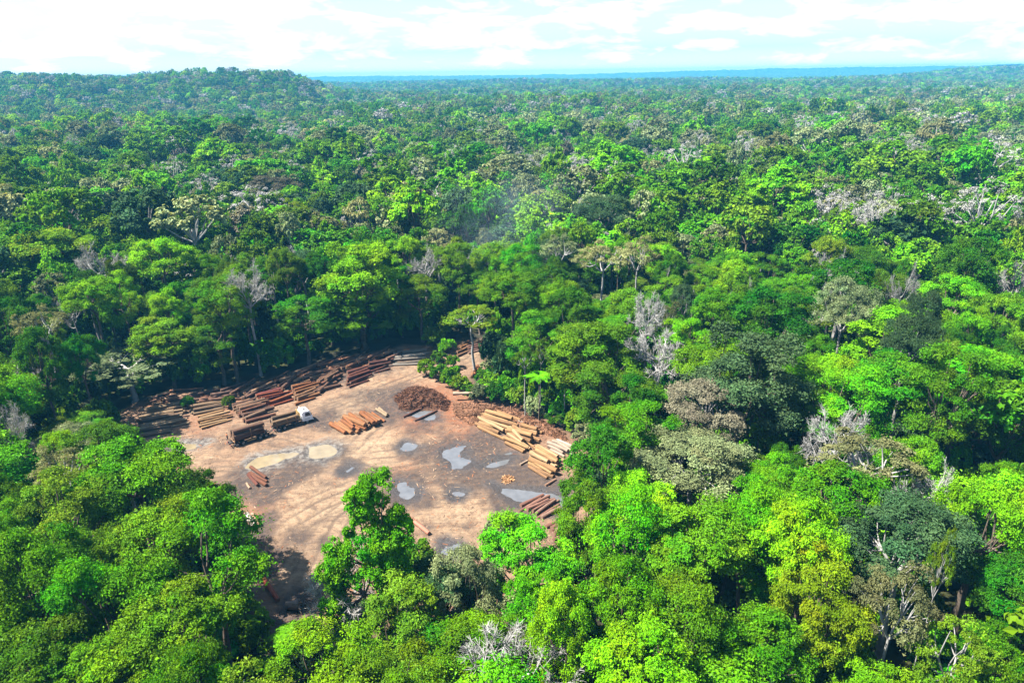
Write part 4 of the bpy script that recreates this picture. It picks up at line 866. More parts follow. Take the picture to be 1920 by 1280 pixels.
# undergrowth between the near trees
ug = []
for i, t in enumerate(('mid', 'deep', 'dark', 'bright')):
    r2 = np.random.default_rng(1200 + i); C, LR = lobes_dome(r2, 14, 2.4, 2.2, 2.4, 2.0, 0.95, 0.1, -0.3)
    P, Nn, T = crown_leaves(r2, C, LR, 6, 18, 0.45, 0.8, (0, 0, 1)); q = leaf_mesh('bush', P, Nn, 0.5, T, r2); q.materials.clear(); q.materials.append(LEAF[t]); ug.append(src_obj(q))
pts, rots, scl, pick = [], [], [], []
for yy in np.arange(26, 260, 4.4):
    w = yy * 0.9 + 30
    for xx in np.arange(-w, w, 4.4):
        x = xx + r.uniform(-2, 2); y = yy + r.uniform(-2, 2)
        s = sdist(GC, np.array([x]), np.array([y]))[0]
        if s > -2.0 or r.random() < 0.25: continue
        k = r.uniform(0.7, 1.5); h = r.uniform(0.7, 2.2)
        if s > -16 and x > -12: k = r.uniform(0.9, 1.5); h = r.uniform(1.2, 3.2)
        elif y > 110 and s > -25: h = r.uniform(1.0, 2.4)
        if hidden_clearing(x, y, 2.4 * k, 4.6 * h): continue
        pts.append((x, y, -0.4)); rots.append(r.random() * 6.28); scl.append((k, k, h)); pick.append(int(r.integers(4)))
scatter('undergrowth', pts, rots, scl, pick, ug); print('undergrowth', len(pts))

# ------------------------------------------------------------------ logs
def log_materials():
    m = bpy.data.materials.new('log bark'); m.use_nodes = True; t = m.node_tree; b = t.nodes['Principled BSDF']; lk = t.links.new
    oi = N(t, 'ShaderNodeObjectInfo'); tc = N(t, 'ShaderNodeTexCoord'); mp_ = N(t, 'ShaderNodeMapping'); mp_.inputs['Scale'].default_value = (0.6, 3, 3)
    add = N(t, 'ShaderNodeVectorMath', operation='ADD'); cm = N(t, 'ShaderNodeCombineXYZ'); mu = N(t, 'ShaderNodeMath', operation='MULTIPLY'); mu.inputs[1].default_value = 50
    lk(oi.outputs['Random'], mu.inputs[0]); lk(mu.outputs[0], cm.inputs['X']); lk(tc.outputs['Object'], mp_.inputs['Vector']); lk(mp_.outputs[0], add.inputs[0]); lk(cm.outputs[0], add.inputs[1])
    n = N(t, 'ShaderNodeTexNoise'); n.inputs['Scale'].default_value = 1.4; n.inputs['Detail'].default_value = 7; n.inputs['Roughness'].default_value = 0.65; lk(add.outputs[0], n.inputs['Vector'])
    mr = N(t, 'ShaderNodeMapRange'); mr.inputs['From Min'].default_value = 0.36; mr.inputs['From Max'].default_value = 0.64; mr.inputs['To Min'].default_value = 0.45; mr.inputs['To Max'].default_value = 1.3; lk(n.outputs['Fac'], mr.inputs['Value'])
    x = N(t, 'ShaderNodeMix', data_type='RGBA', blend_type='MULTIPLY'); x.inputs['Factor'].default_value = 1; lk(oi.outputs['Color'], x.inputs['A']); lk(mr.outputs[0], x.inputs['B']); lk(x.outputs['Result'], b.inputs['Base Color'])
    b.inputs['Roughness'].default_value = 0.85; b.inputs['Specular IOR Level'].default_value = 0.15
    bp = N(t, 'ShaderNodeBump'); bp.inputs['Strength'].default_value = 0.5; bp.inputs['Distance'].default_value = 0.06; lk(n.outputs['Fac'], bp.inputs['Height']); lk(bp.outputs[0], b.inputs['Normal'])
    e = bpy.data.materials.new('cut log end'); e.use_nodes = True; t = e.node_tree; b = t.nodes['Principled BSDF']
    oi = N(t, 'ShaderNodeObjectInfo'); x = N(t, 'ShaderNodeMix', data_type='RGBA'); x.inputs['Factor'].default_value = 0.45; x.inputs['B'].default_value = (0.13, 0.07, 0.035, 1)
    t.links.new(oi.outputs['Color'], x.inputs['A']); t.links.new(x.outputs['Result'], b.inputs['Base Color']); b.inputs['Roughness'].default_value = 0.9
    return [m, e]
LOGM = log_materials()
LOGS = []
for i in range(8):
    rr = np.random.default_rng(500 + i); mb = MB(); n = 8; ph = rr.random(2) * 6.28; bend = 0.012 + 0.02 * rr.random()
    pts_ = [(t - 0.5, bend * math.sin(math.pi * t + ph[0] * 0.2), bend * 0.5 * math.sin(2 * t + ph[1])) for t in np.linspace(0, 1, n)]
    # unit log: length 1 along x, radius 1 -> scaled later
    v, f = tube([(p[0], 0, 0) for p in pts_], [1.0 * (1.08 - 0.16 * t) * (1 + 0.06 * rr.normal()) for t in np.linspace(0, 1, n)], 12)
    v = [Vector((q.x, q.y * (1 + 0.05 * rr.normal()) + p_b[1] * 8, q.z * (1 + 0.05 * rr.normal()) + p_b[2] * 8)) for q, p_b in ((v[a], pts_[a // 12]) for a in range(len(v)))]
    mb.add(v, f, 0, True); mb.add(v[:12], [list(range(12))[::-1]], 1); mb.add(v[-12:], [list(range(12))], 1)
    LOGS.append(mb.mesh('log', LOGM))
NLOG = 0
def put_log(c, d, Ln, rd, color, label, group, roll=None):
    """c centre, d unit direction"""
    global NLOG
    o = link(bpy.data.objects.new('log', LOGS[NLOG % len(LOGS)])); NLOG += 1
    d = Vector(d).normalized(); q = d.to_track_quat('X', 'Z')
    o.rotation_mode = 'QUATERNION'; o.rotation_quaternion = q @ Matrix.Rotation(random.random() * 6.28 if roll is None else roll, 3, 'X').to_quaternion()
    o.location = c; o.scale = (Ln, rd, rd); o.color = (*color, 1); return tag(o, label, 'log', group)
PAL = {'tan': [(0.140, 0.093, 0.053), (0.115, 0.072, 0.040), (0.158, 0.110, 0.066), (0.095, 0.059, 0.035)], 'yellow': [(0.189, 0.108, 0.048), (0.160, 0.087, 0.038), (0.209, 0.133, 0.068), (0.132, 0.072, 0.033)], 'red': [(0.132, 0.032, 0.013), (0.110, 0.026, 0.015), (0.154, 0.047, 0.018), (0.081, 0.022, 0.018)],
       'orange': [(0.142, 0.053, 0.019), (0.123, 0.046, 0.017), (0.114, 0.058, 0.028), (0.154, 0.070, 0.028)], 'brown': [(0.103, 0.054, 0.031), (0.078, 0.040, 0.025), (0.119, 0.072, 0.044), (0.091, 0.038, 0.022)], 'shadedred': [(0.072, 0.024, 0.015), (0.054, 0.021, 0.015), (0.084, 0.033, 0.018)],  # last set: red wood with tree shade put into its colour
       'greywood': [(0.123, 0.101, 0.081), (0.101, 0.081, 0.062), (0.140, 0.118, 0.095)], 'white': [(0.211, 0.169, 0.127), (0.187, 0.139, 0.102), (0.223, 0.187, 0.145)], 'pink': [(0.126, 0.063, 0.044), (0.145, 0.085, 0.060), (0.107, 0.048, 0.032)]}
WORD = {'tan': 'tan', 'yellow': 'yellowish', 'red': 'red', 'orange': 'orange-brown', 'brown': 'brown', 'shadedred': 'dark red', 'greywood': 'grey', 'white': 'pale', 'pink': 'reddish'}
def pile(A, B, D0, D1, counts, Ln, rd, pal, where, messy=0.0):
    A = gp(*A); B = gp(*B); d = (gp(*D1) - gp(*D0)); d.z = 0; d.normalize(); s = (B - A); W_ = s.length; s.normalize()
    n0 = counts[0]; perp = Vector((-d.y, d.x, 0)); 
    if perp.dot(s) < 0: perp = -perp
    step = W_ / max(1, n0 - 1) if n0 > 1 else 0
    rr_ = rd
    for k, n in enumerate(counts):
        off = (n0 - n) * 0.5
        for i in range(n):
            u = (i + off) * step; st = A + s * (u + random.uniform(-0.1, 0.1) * step)
            messy_ = messy + 0.25; l = Ln * random.uniform(0.74, 1.12); r_ = rr_ * random.uniform(0.66, 1.26)
            sh = random.uniform(-0.8, 0.8) * (0.6 + messy); yaw = random.gauss(0, 0.045 + 0.08 * messy_); dd = Matrix.Rotation(yaw, 3, 'Z') @ d
            dd = Vector((dd.x, dd.y, random.gauss(0, 0.012 + 0.03 * messy_ * k)))
            c = st + d * (l * 0.5 + sh); g_ = gz(c.x, c.y)
            c.z = max(g_, -0.1) + r_ * 0.92 + k * rr_ * 1.62 + random.uniform(-0.03, 0.03)
            pos = 'on top of' if k == len(counts) - 1 and k > 0 else 'at the base of' if k == 0 and len(counts) > 1 else 'midway up' if len(counts) > 1 else 'in'
            put_log(c, dd, l, r_, random.choice(PAL[pal]), '%s log %s %s' % (WORD[pal], pos, where), 'logs ' + pos + ' ' + where)
pile((258, 824), (272, 770), (283, 822), (345, 809), (15, 12, 5), 8.6, 0.36, 'tan', 'the long stack at the left end of the clearing')
pile((377, 806), (373, 784), (376, 806), (427, 793), (7, 4), 5.8, 0.30, 'yellow', 'the small tan pile right of the long left stack')
pile((360, 781), (362, 765), (358, 778), (425, 764), (6, 4), 7.0, 0.32, 'tan', 'the shaded tan pile beside the long left stack')
pile((462, 796), (433, 766), (462, 795), (499, 783), (10, 8, 4), 6.2, 0.36, 'brown', 'the brown pile behind the trailer')
pile((498, 767), (485, 744), (497, 767), (548, 752), (6, 4, 2), 6.8, 0.36, 'red', 'the red pile behind the white-cabbed truck', 0.6)
pile((557, 760), (547, 727), (557, 761), (602, 745), (8, 6, 3), 6.0, 0.36, 'orange', 'the orange pile up the road from the truck')
pile((600, 738), (596, 710), (605, 738), (650, 716), (8, 6, 3), 7.5, 0.36, 'brown', 'the messy crossed pile beside the road', 1.4)
pile((653, 729), (651, 703), (655, 728), (700, 712), (6, 4), 7.0, 0.36, 'shadedred', 'the shaded red pile half in forest shade')
pile((694, 703), (690, 683), (694, 700), (730, 692), (5, 2), 6.0, 0.36, 'shadedred', 'the shaded heap below the tall emergent', 0.8)
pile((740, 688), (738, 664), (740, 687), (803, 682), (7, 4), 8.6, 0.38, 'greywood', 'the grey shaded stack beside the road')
pile((612, 693), (604, 682), (612, 690), (655, 680), (4, 2), 6.0, 0.36, 'shadedred', 'the dim pile deep in forest shade', 0.8)
pile((857, 670), (862, 653), (857, 672), (880, 660), (4, 3), 4.4, 0.36, 'orange', 'the pile where the road enters the forest', 0.5)
pile((876, 664), (880, 650), (876, 662), (900, 657), (4, 2), 4.0, 0.36, 'pink', 'the last pile up the road by the trees', 0.3)
pile((884, 711), (897, 699), (884, 711), (887, 700), (4, 3, 1), 3.0, 0.34, 'orange', 'the small heap beside the white-trunked tree', 0.4)
pile((623, 800), (694, 776), (623, 800), (664, 825), (11, 7), 6.2, 0.42, 'orange', 'the central pile in the open clearing', 0.2)
pile((705, 770), (709, 768), (696, 773), (717, 788), (2,), 5.2, 0.45, 'tan', 'the pair lying right of the central pile')
pile((914, 769), (890, 803), (887, 786), (957, 811), (9, 5), 8.4, 0.40, 'yellow', 'the upper yellow pile below the spoil bank', 0.4)
pile((966, 806), (945, 831), (960, 806), (1008, 831), (8, 6, 2), 6.6, 0.42, 'yellow', 'the middle yellow pile on the right edge', 0.5)
pile((1010, 842), (990, 878), (992, 855), (1042, 880), (11, 8, 4), 6.0, 0.40, 'yellow', 'the lower yellow pile beside the dark tree', 0.2)
pile((979, 785), (976, 790), (977, 787), (1020, 805), (3,), 6.4, 0.24, 'white', 'the thin trio on the bare bank', 0.2)
pile((984, 801), (978, 809), (978, 804), (1018, 818), (3, 1), 5.2, 0.38, 'yellow', 'the short row above the middle yellow pile', 0.3)
pile((1046, 828), (1028, 844), (1045, 830), (1072, 842), (6, 3), 5.0, 0.34, 'white', 'the whitish pile behind the dark tree', 0.5)
pile((972, 954), (1014, 975), (976, 953), (1010, 934), (8, 4), 5.6, 0.34, 'pink', 'the reddish pile in the long puddle', 0.3)
pile((1030, 990), (1046, 1022), (1033, 996), (1054, 985), (7, 3), 4.6, 0.36, 'pink', 'the lower right heap behind the rounded tree', 0.3)
pile((290, 876), (287, 862), (288, 867), (345, 878), (5, 2), 7.0, 0.34, 'yellow', 'the pale row at the left road exit', 0.3)
pile((461, 888), (478, 882), (461, 885), (493, 916), (4,), 6.6, 0.30, 'shadedred', 'the loose group in the tree shadow', 0.9)
SINGLE = [((462, 970), (479, 990), 0.52, (0.360, 0.310, 0.250), 'thick pale log lying alone near the left tree'), ((474, 967), (488, 988), 0.34, (0.250, 0.150, 0.095), 'thinner brown log beside the thick pale log'), ((762, 972), (805, 1005), 0.36, (0.240, 0.100, 0.065), 'long pinkish log lying alone in the open dirt'), ((494, 1088), (522, 1130), 0.38, (0.190, 0.045, 0.020), 'red log lying beside the black ground shadow'),
          ((756, 784), (799, 763), 0.30, (0.065, 0.030, 0.022), 'dark wet log across the puddle below the spoil heap'), ((777, 791), (819, 771), 0.30, (0.080, 0.040, 0.030), 'second dark log at the near side of that puddle'), ((850, 752), (892, 750), 0.34, (0.250, 0.180, 0.125), 'grey-tan log lying along the top of the spoil bank'), ((1022, 912), (1042, 901), 0.24, (0.150, 0.085, 0.055), 'short brown log below the lower yellow pile'),
          ((975, 874), (990, 866), 0.20, (0.225, 0.160, 0.110), 'short stick of timber left of the lower yellow pile'), ((463, 908), (469, 918), 0.2, (0.210, 0.140, 0.090), 'short stub of wood beside the loose red logs')]
for a, b, rd_, c, lb in SINGLE:
    A, B = gp(*a), gp(*b); m_ = (A + B) * 0.5; up = 1.55 if 'spoil bank' in lb else max(gz(m_.x, m_.y), -0.05)
    put_log((m_.x, m_.y, up + rd_ * 0.9), (B - A), (B - A).length, rd_, c, lb, 'single logs lying in the clearing')

# the logs past three hundred: the far, shaded back of the rows along the forest edge, one object
def back_rows():
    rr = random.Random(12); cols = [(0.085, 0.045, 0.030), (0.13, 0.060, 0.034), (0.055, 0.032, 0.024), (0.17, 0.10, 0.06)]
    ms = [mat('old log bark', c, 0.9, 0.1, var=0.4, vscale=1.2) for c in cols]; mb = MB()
    line = [gp(300, 757), gp(430, 748), gp(500, 728), gp(560, 712), gp(640, 692), gp(735, 672)]
    seg = [(line[i + 1] - line[i]).length for i in range(len(line) - 1)]; tot = sum(seg)
    for i in range(170):
        u = rr.random() * tot; k = 0
        while u > seg[k]: u -= seg[k]; k += 1
        p = line[k] + (line[k + 1] - line[k]) * (u / seg[k]); dd = (line[k + 1] - line[k]).normalized(); nn = Vector((-dd.y, dd.x, 0))
        p = p + nn * rr.uniform(-3.0, 3.5); L_ = rr.uniform(4.5, 8); rd_ = rr.uniform(0.22, 0.42); a = rr.gauss(0.25, 0.25)
        d = Matrix.Rotation(a, 3, 'Z') @ dd; z = rd_ + rr.choice([0, 0, 0.6, 1.1]) + max(0, gz(p.x, p.y)); t = rr.gauss(0, 0.04)
        q0 = Vector((p.x, p.y, z)) - d * L_ / 2; q1 = Vector((p.x, p.y, z + t * L_)) + d * L_ / 2
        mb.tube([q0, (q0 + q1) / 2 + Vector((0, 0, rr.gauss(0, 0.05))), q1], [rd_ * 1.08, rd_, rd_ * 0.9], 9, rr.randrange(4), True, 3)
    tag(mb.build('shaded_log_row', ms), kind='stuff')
back_rows()
print('logs', NLOG)
# ------------------------------------------------------------------ spoil heaps
def heap(px, Hh, name, label, col, seed, chips=1500, chipcol=(0.34, 0.12, 0.05)):
    poly = np.array([[*gp(*q).xy] for q in px]); lo = poly.min(0) - 1.5; hi = poly.max(0) + 1.5; st = 0.25
    X, Y = np.meshgrid(np.arange(lo[0], hi[0], st), np.arange(lo[1], hi[1], st)); d = sdist(poly, X, Y) + (fbm(X, Y, 2.5, seed) - 0.5) * 1.4
    Z = Hh * smooth(-0.6, 2.6, d) * (0.65 + 0.7 * (fbm(X, Y, 2.6, seed + 9))) + (fbm(X, Y, 0.6, seed + 4, 2) - 0.5) * 0.5 * smooth(-0.4, 0.6, d) - 0.5 * smooth(-0.3, -1.3, d)
    n, k = X.shape; idx = np.arange(n * k).reshape(n, k); f = np.stack([idx[:-1, :-1], idx[:-1, 1:], idx[1:, 1:], idx[1:, :-1]], -1).reshape(-1, 4)
    e = empty(name, (poly[:, 0].mean(), poly[:, 1].mean(), 0)); tag(e, label, 'spoil heap')
    V = np.stack([X - e.location.x, Y - e.location.y, Z], -1).reshape(-1, 3)
    link(bpy.data.objects.new('mound', np_mesh('mound', V, f, mats=[mat(name + ' soil', col, 0.95, 0.05, var=0.55, vscale=1.3, bump=0.8)], smooth_faces=True)), e)
    rr = np.random.default_rng(seed); ok = np.argwhere(d.ravel() > 0.1).ravel(); ii = rr.choice(ok, chips); P = V[ii] + rr.normal(size=(chips, 3)) * np.array([0.12, 0.12, 0.03]) + np.array([0, 0, 0.06])
    D = unit(rr.normal(size=(chips, 3)) * np.array([1, 1, 0.35])); b = unit(np.cross(D, rr.normal(size=(chips, 3)))); ln = (0.2 + 0.7 * rr.random(chips) ** 2)[:, None]; w = 0.06
    Q = np.stack([P - D * ln - b * w, P - D * ln + b * w, P + D * ln + b * w, P + D * ln - b * w], 1)
    c = link(bpy.data.objects.new('bark_chips', np_mesh('bark_chips', Q.reshape(-1, 3), np.arange(4 * chips).reshape(-1, 4), mats=[mat(name + ' bark', chipcol, 0.9, 0.1, var=0.7, vscale=0.8)])), e); c['kind'] = 'stuff'
heap(BANKS[0][0], 1.9, 'debris_heap', 'brown heap of bark and branches beside the dirt road', (0.050, 0.027, 0.017), 5, 2600, (0.085, 0.038, 0.022))
heap(BANKS[1][0], 1.3, 'soil_bank', 'reddish bank of pushed-up soil behind the yellow log piles', (0.105, 0.050, 0.027), 6, 2200, (0.12, 0.062, 0.036))
heap([(942, 898), (950, 891), (960, 894), (963, 902), (953, 906), (944, 905)], 0.7, 'chip_heap', 'small heap of orange wood chips beside the long grey puddle', (0.17, 0.075, 0.03), 7, 420, (0.30, 0.16, 0.075))
heap([(938, 1105), (960, 1090), (985, 1095), (990, 1125), (965, 1145), (940, 1140)], 1.2, 'soil_mound', 'bare pinkish soil mound among trees at the bottom edge', (0.18, 0.095, 0.06), 8, 500, (0.25, 0.155, 0.10))
def chips():
    rr = np.random.default_rng(66); n = 3600; P = []
    x = rr.uniform(GC[:, 0].min(), GC[:, 0].max(), 26000); y = rr.uniform(GC[:, 1].min(), GC[:, 1].max(), 26000); ok = (sdist(GC, x, y) > 0.5) & (fbm(x, y, 9, 91) + 0.25 * rr.random(26000) > 0.60)
    x, y = x[ok][:n], y[ok][:n]; n = len(x); z = np.array([gz(a, b) for a, b in zip(x, y)]) + 0.05; P = np.stack([x, y, z], -1)
    a = rr.random(n) * 6.28; D = np.stack([np.cos(a), np.sin(a), rr.normal(size=n) * 0.08], -1); b = np.stack([-np.sin(a), np.cos(a), rr.normal(size=n) * 0.3], -1); ln = (0.08 + 0.45 * rr.random(n) ** 3)[:, None]; w = (0.02 + 0.045 * rr.random(n))[:, None]
    Q = np.stack([P - D * ln - b * w, P - D * ln + b * w, P + D * ln + b * w, P + D * ln - b * w], 1)
    ms = [mat('pale splinters', (0.24, 0.16, 0.10), 0.9, 0.1), mat('brown bark scraps', (0.07, 0.036, 0.024), 0.9, 0.1), mat('orange bark scraps', (0.20, 0.08, 0.035), 0.9, 0.1)]
    o = link(bpy.data.objects.new('wood_litter', np_mesh('wood_litter', Q.reshape(-1, 3), np.arange(4 * n).reshape(-1, 4), mats=ms, midx=rr.integers(0, 3, n)))); tag(o, kind='stuff')
chips()

# ------------------------------------------------------------------ truck and trailer
WHITE = mat('white cab paint', (0.80, 0.80, 0.80), 0.35, 0.5); GLASS = mat('dark cab glass', (0.02, 0.025, 0.035), 0.08, 0.6); RUBBER = mat('tyre rubber', (0.022, 0.021, 0.021), 0.85, 0.2, var=0.3, vscale=5)
STEEL = mat('dirty chassis steel', (0.045, 0.04, 0.038), 0.6, 0.3, var=0.4, vscale=2); RIM = mat('dusty rim', (0.33, 0.30, 0.27), 0.5, 0.5); STAKE = mat('rusty stakes', (0.15, 0.085, 0.045), 0.8, 0.2, var=0.35, vscale=3); YELLOW = mat('ochre headboard', (0.34, 0.21, 0.07), 0.6, 0.3, var=0.25, vscale=3)
LAMP = mat('lamp lens', (0.65, 0.63, 0.60), 0.2, 0.5); TAIL = mat('tail lamp lens', (0.40, 0.03, 0.02), 0.3, 0.5)
def wheel(parent, x, y, rr=0.52, w=0.30):
    s = 1 if y > 0 else -1; mb = MB(); n = 24; prof = [(-w / 2, rr * 0.58), (-w / 2, rr * 0.90), (-w * 0.36, rr), (w * 0.36, rr), (w / 2, rr * 0.90), (w / 2, rr * 0.58)]
    vs, fs = [], []
    for i in range(n):
        a = 2 * math.pi * i / n
        for (q, z) in prof: vs.append((z * math.cos(a), q, z * math.sin(a)))
    k = len(prof)
    for i in range(n):
        for j in range(k): fs.append([i * k + j, i * k + (j + 1) % k, ((i + 1) % n) * k + (j + 1) % k, ((i + 1) % n) * k + j])
    mb.add(vs, fs, 0, True); o = mb.build('wheel', RUBBER, parent); o.location = (x, y, rr)
    m2 = MB(); m2.tube([(0, -w * 0.3, 0), (0, w * 0.3, 0)], [rr * 0.6] * 2, 20); m2.tube([(0, s * w * 0.28, 0), (0, s * w * 0.52, 0)], [rr * 0.24, rr * 0.18], 12); m2.build('rim', RIM, o)
def stakes(parent, xs, y, z0, z1):
    for x in xs:
        for s in (-1, 1):
            mb = MB(); mb.box((x, s * y, (z0 + z1) / 2), (0.13, 0.10, z1 - z0)); mb.build('stake', STAKE, parent)
        mb = MB(); mb.box((x, 0, z0 - 0.02), (0.22, 2 * y + 0.12, 0.2)); mb.build('bolster', STAKE, parent)
def frame_at(px_rear, px_front, side_off):
    a, b = gp(*px_rear), gp(*px_front); d = (b - a); d.z = 0; d.normalize(); left = Vector((-d.y, d.x, 0)); return a + left * side_off, b + left * side_off, math.atan2(d.y, d.x), d, left
def load(org, yaw, x0, Ln, rows, pal, where, z0):
    M = Matrix.Translation(org) @ Matrix.Rotation(yaw, 4, 'Z')
    for k, (n, rd_) in enumerate(rows):
        for i in range(n):
            rr = rd_ * random.uniform(0.9, 1.1); y = (i - (n - 1) / 2) * rd_ * 2.02; l = Ln * random.uniform(0.93, 1.06)
            zz = z0 + rd_ * 0.98 + k * rd_ * 1.70
            c = M @ Vector((x0 + random.uniform(-0.2, 0.2), y, zz)); d = M.to_3x3() @ Vector((1, random.gauss(0, 0.006), 0))
            pos = 'on top of' if k == len(rows) - 1 else 'in'
            put_log(c, d, l, rr, random.choice(PAL[pal]), '%s log %s %s' % (WORD[pal], pos, where), 'logs ' + pos + ' ' + where)
def log_truck():
    a, b, yaw, d, left = frame_at((535, 806), (577, 793), 1.1)
    dist = (b - a).length; t = empty('log_truck', (b.x, b.y, 0.0), yaw); tag(t, 'log truck with a white cab facing away up the dirt road', 'truck')
    wb = 5.0
    mb = MB()
    for s in (-1, 1): mb.box((-3.2, s * 0.42, 0.95), (8.2, 0.14, 0.28))
    for x in (-6.8, -5.4, -4.0, -2.4, -0.9): mb.box((x, 0, 0.95), (0.16, 0.70, 0.2))
    mb.tube([(-1.9, 0.85, 0.75), (-3.3, 0.85, 0.75)], [0.3, 0.3], 12); mb.tube([(-1.9, -0.85, 0.75), (-3.1, -0.85, 0.75)], [0.28, 0.28], 12)
    mb.box((-7.25, 0, 0.7), (0.12, 2.3, 0.18)); mb.build('chassis', STEEL, t)
    m = MB(); m.prism([(-1.05, 0.75), (0.95, 0.60), (1.25, 0.75), (1.25, 1.55), (1.10, 1.75), (0.78, 2.75), (0.55, 2.98), (-0.6, 3.02), (-1.05, 2.85)], -1.18, 1.18)
    me = m.build('cab', WHITE, t); bv = me.modifiers.new('bevel', 'BEVEL'); bv.width = 0.07; bv.segments = 2
    m = MB(); R_ = Matrix.Rotation(-0.31, 3, 'Y'); m.box((0.975, 0, 2.22), (0.03, 2.06, 0.82), rot=R_); m.build('windscreen', GLASS, me)
    for s in (-1, 1):
        m = MB(); m.prism([(-0.35, 1.78), (0.85, 1.74), (0.60, 2.55), (-0.35, 2.60)], s * 1.185, s * 1.20); m.build('side_window', GLASS, me)
        m = MB(); m.box((1.26, s * 0.86, 1.0), (0.05, 0.34, 0.2), bev=0.02); m.build('headlight', LAMP, me)
        m = MB(); m.box((0.95, s * 1.34, 2.15), (0.12, 0.16, 0.5), bev=0.02); m.tube([(0.88, s * 1.16, 2.35), (0.95, s * 1.32, 2.35)], [0.025] * 2, 6); m.build('mirror', STEEL, me)
        m = MB(); m.box((-7.32, s * 0.9, 0.72), (0.05, 0.3, 0.12)); m.build('tail_light', TAIL, t)
    m = MB(); m.box((1.27, 0, 1.18), (0.04, 1.3, 0.5)); 
    for k in range(5): m.box((1.30, 0, 1.0 + k * 0.09), (0.03, 1.2, 0.03))
    m.build('grille', STEEL, me)
    m = MB(); m.box((1.28, 0, 0.66), (0.2, 2.36, 0.3), bev=0.04); m.build('bumper', WHITE, t)
    m = MB(); m.box((-0.1, 0, 3.06), (0.62, 0.62, 0.08), bev=0.02); m.build('roof_hatch', STEEL, me)
    m = MB(); m.box((-0.72, 0, 3.22), (0.14, 2.1, 0.42), rot=Matrix.Rotation(-0.3, 3, 'Y'), bev=0.04); m.build('sun_deflector', WHITE, me)
    m = MB()
    for s in np.linspace(-1.1, 1.1, 6): m.box((-1.45, s, 2.05), (0.09, 0.09, 2.0))
    for z in (1.2, 1.8, 2.4, 3.02): m.box((-1.45, 0, z), (0.07, 2.3, 0.1))
    m.build('headboard', YELLOW, t)
    stakes(t, (-2.4, -4.3, -6.6), 1.2, 1.2, 2.75)
    for s in (-1, 1):
        wheel(t, 0.0, s * 1.02)
        for x in (-wb, -wb - 1.3): wheel(t, x, s * 0.92, w=0.56)
        m = MB(); m.box((0.0, s * 1.02, 1.12), (1.25, 0.42, 0.08), bev=0.03); m.build('mudguard', STEEL, t)
    load(t.location, yaw, -4.55, 5.5, [(3, 0.38), (3, 0.36), (1, 0.40)], 'tan', 'the load of the white-cabbed truck', 1.28)
def log_trailer():
    a, b, yaw, d, left = frame_at((446, 838), (500, 820), 1.1)
    t = empty('log_trailer', (a.x, a.y, 0.0), yaw); tag(t, 'loaded log trailer with dark stakes parked behind the white-cabbed truck', 'trailer')
    Lw = max(5.5, (b - a).length); mb = MB()
    for s in (-1, 1): mb.box((Lw / 2 - 0.3, s * 0.42, 1.0), (Lw + 2.2, 0.14, 0.26))
    for x in np.linspace(-1.0, Lw + 0.4, 6): mb.box((x, 0, 1.0), (0.16, 0.70, 0.18))
    mb.box((-1.25, 0, 0.75), (0.12, 2.3, 0.18)); mb.build('chassis', STEEL, t)
    m = MB()
    for s in (-1, 1): m.tube([(Lw + 0.6, s * 0.5, 0.62), (Lw + 1.9, 0, 0.62)], [0.07] * 2, 8)
    m.tube([(Lw + 1.8, 0, 0.62), (Lw + 2.2, 0, 0.62)], [0.09] * 2, 8); m.build('drawbar', STEEL, t)
    stakes(t, (-0.4, Lw * 0.5, Lw - 0.3), 1.2, 1.25, 3.1)
    for s in (-1, 1):
        for x in (0.0, 1.25, Lw - 1.25, Lw): wheel(t, x, s * 0.92, w=0.56)
        m = MB(); m.box((-1.33, s * 0.9, 0.78), (0.05, 0.3, 0.12)); m.build('tail_light', TAIL, t)
    m = MB(); m.box((Lw * 0.5, -1.05, 0.62), (1.9, 0.04, 0.30), rot=Matrix.Rotation(0.0, 3, 'X')); m.build('side_guard', YELLOW, t)
    load(t.location, yaw, Lw / 2 - 0.35, Lw + 0.1, [(3, 0.38), (3, 0.38), (2, 0.42)], 'brown', 'the load of the trailer', 1.32)
log_truck(); log_trailer()

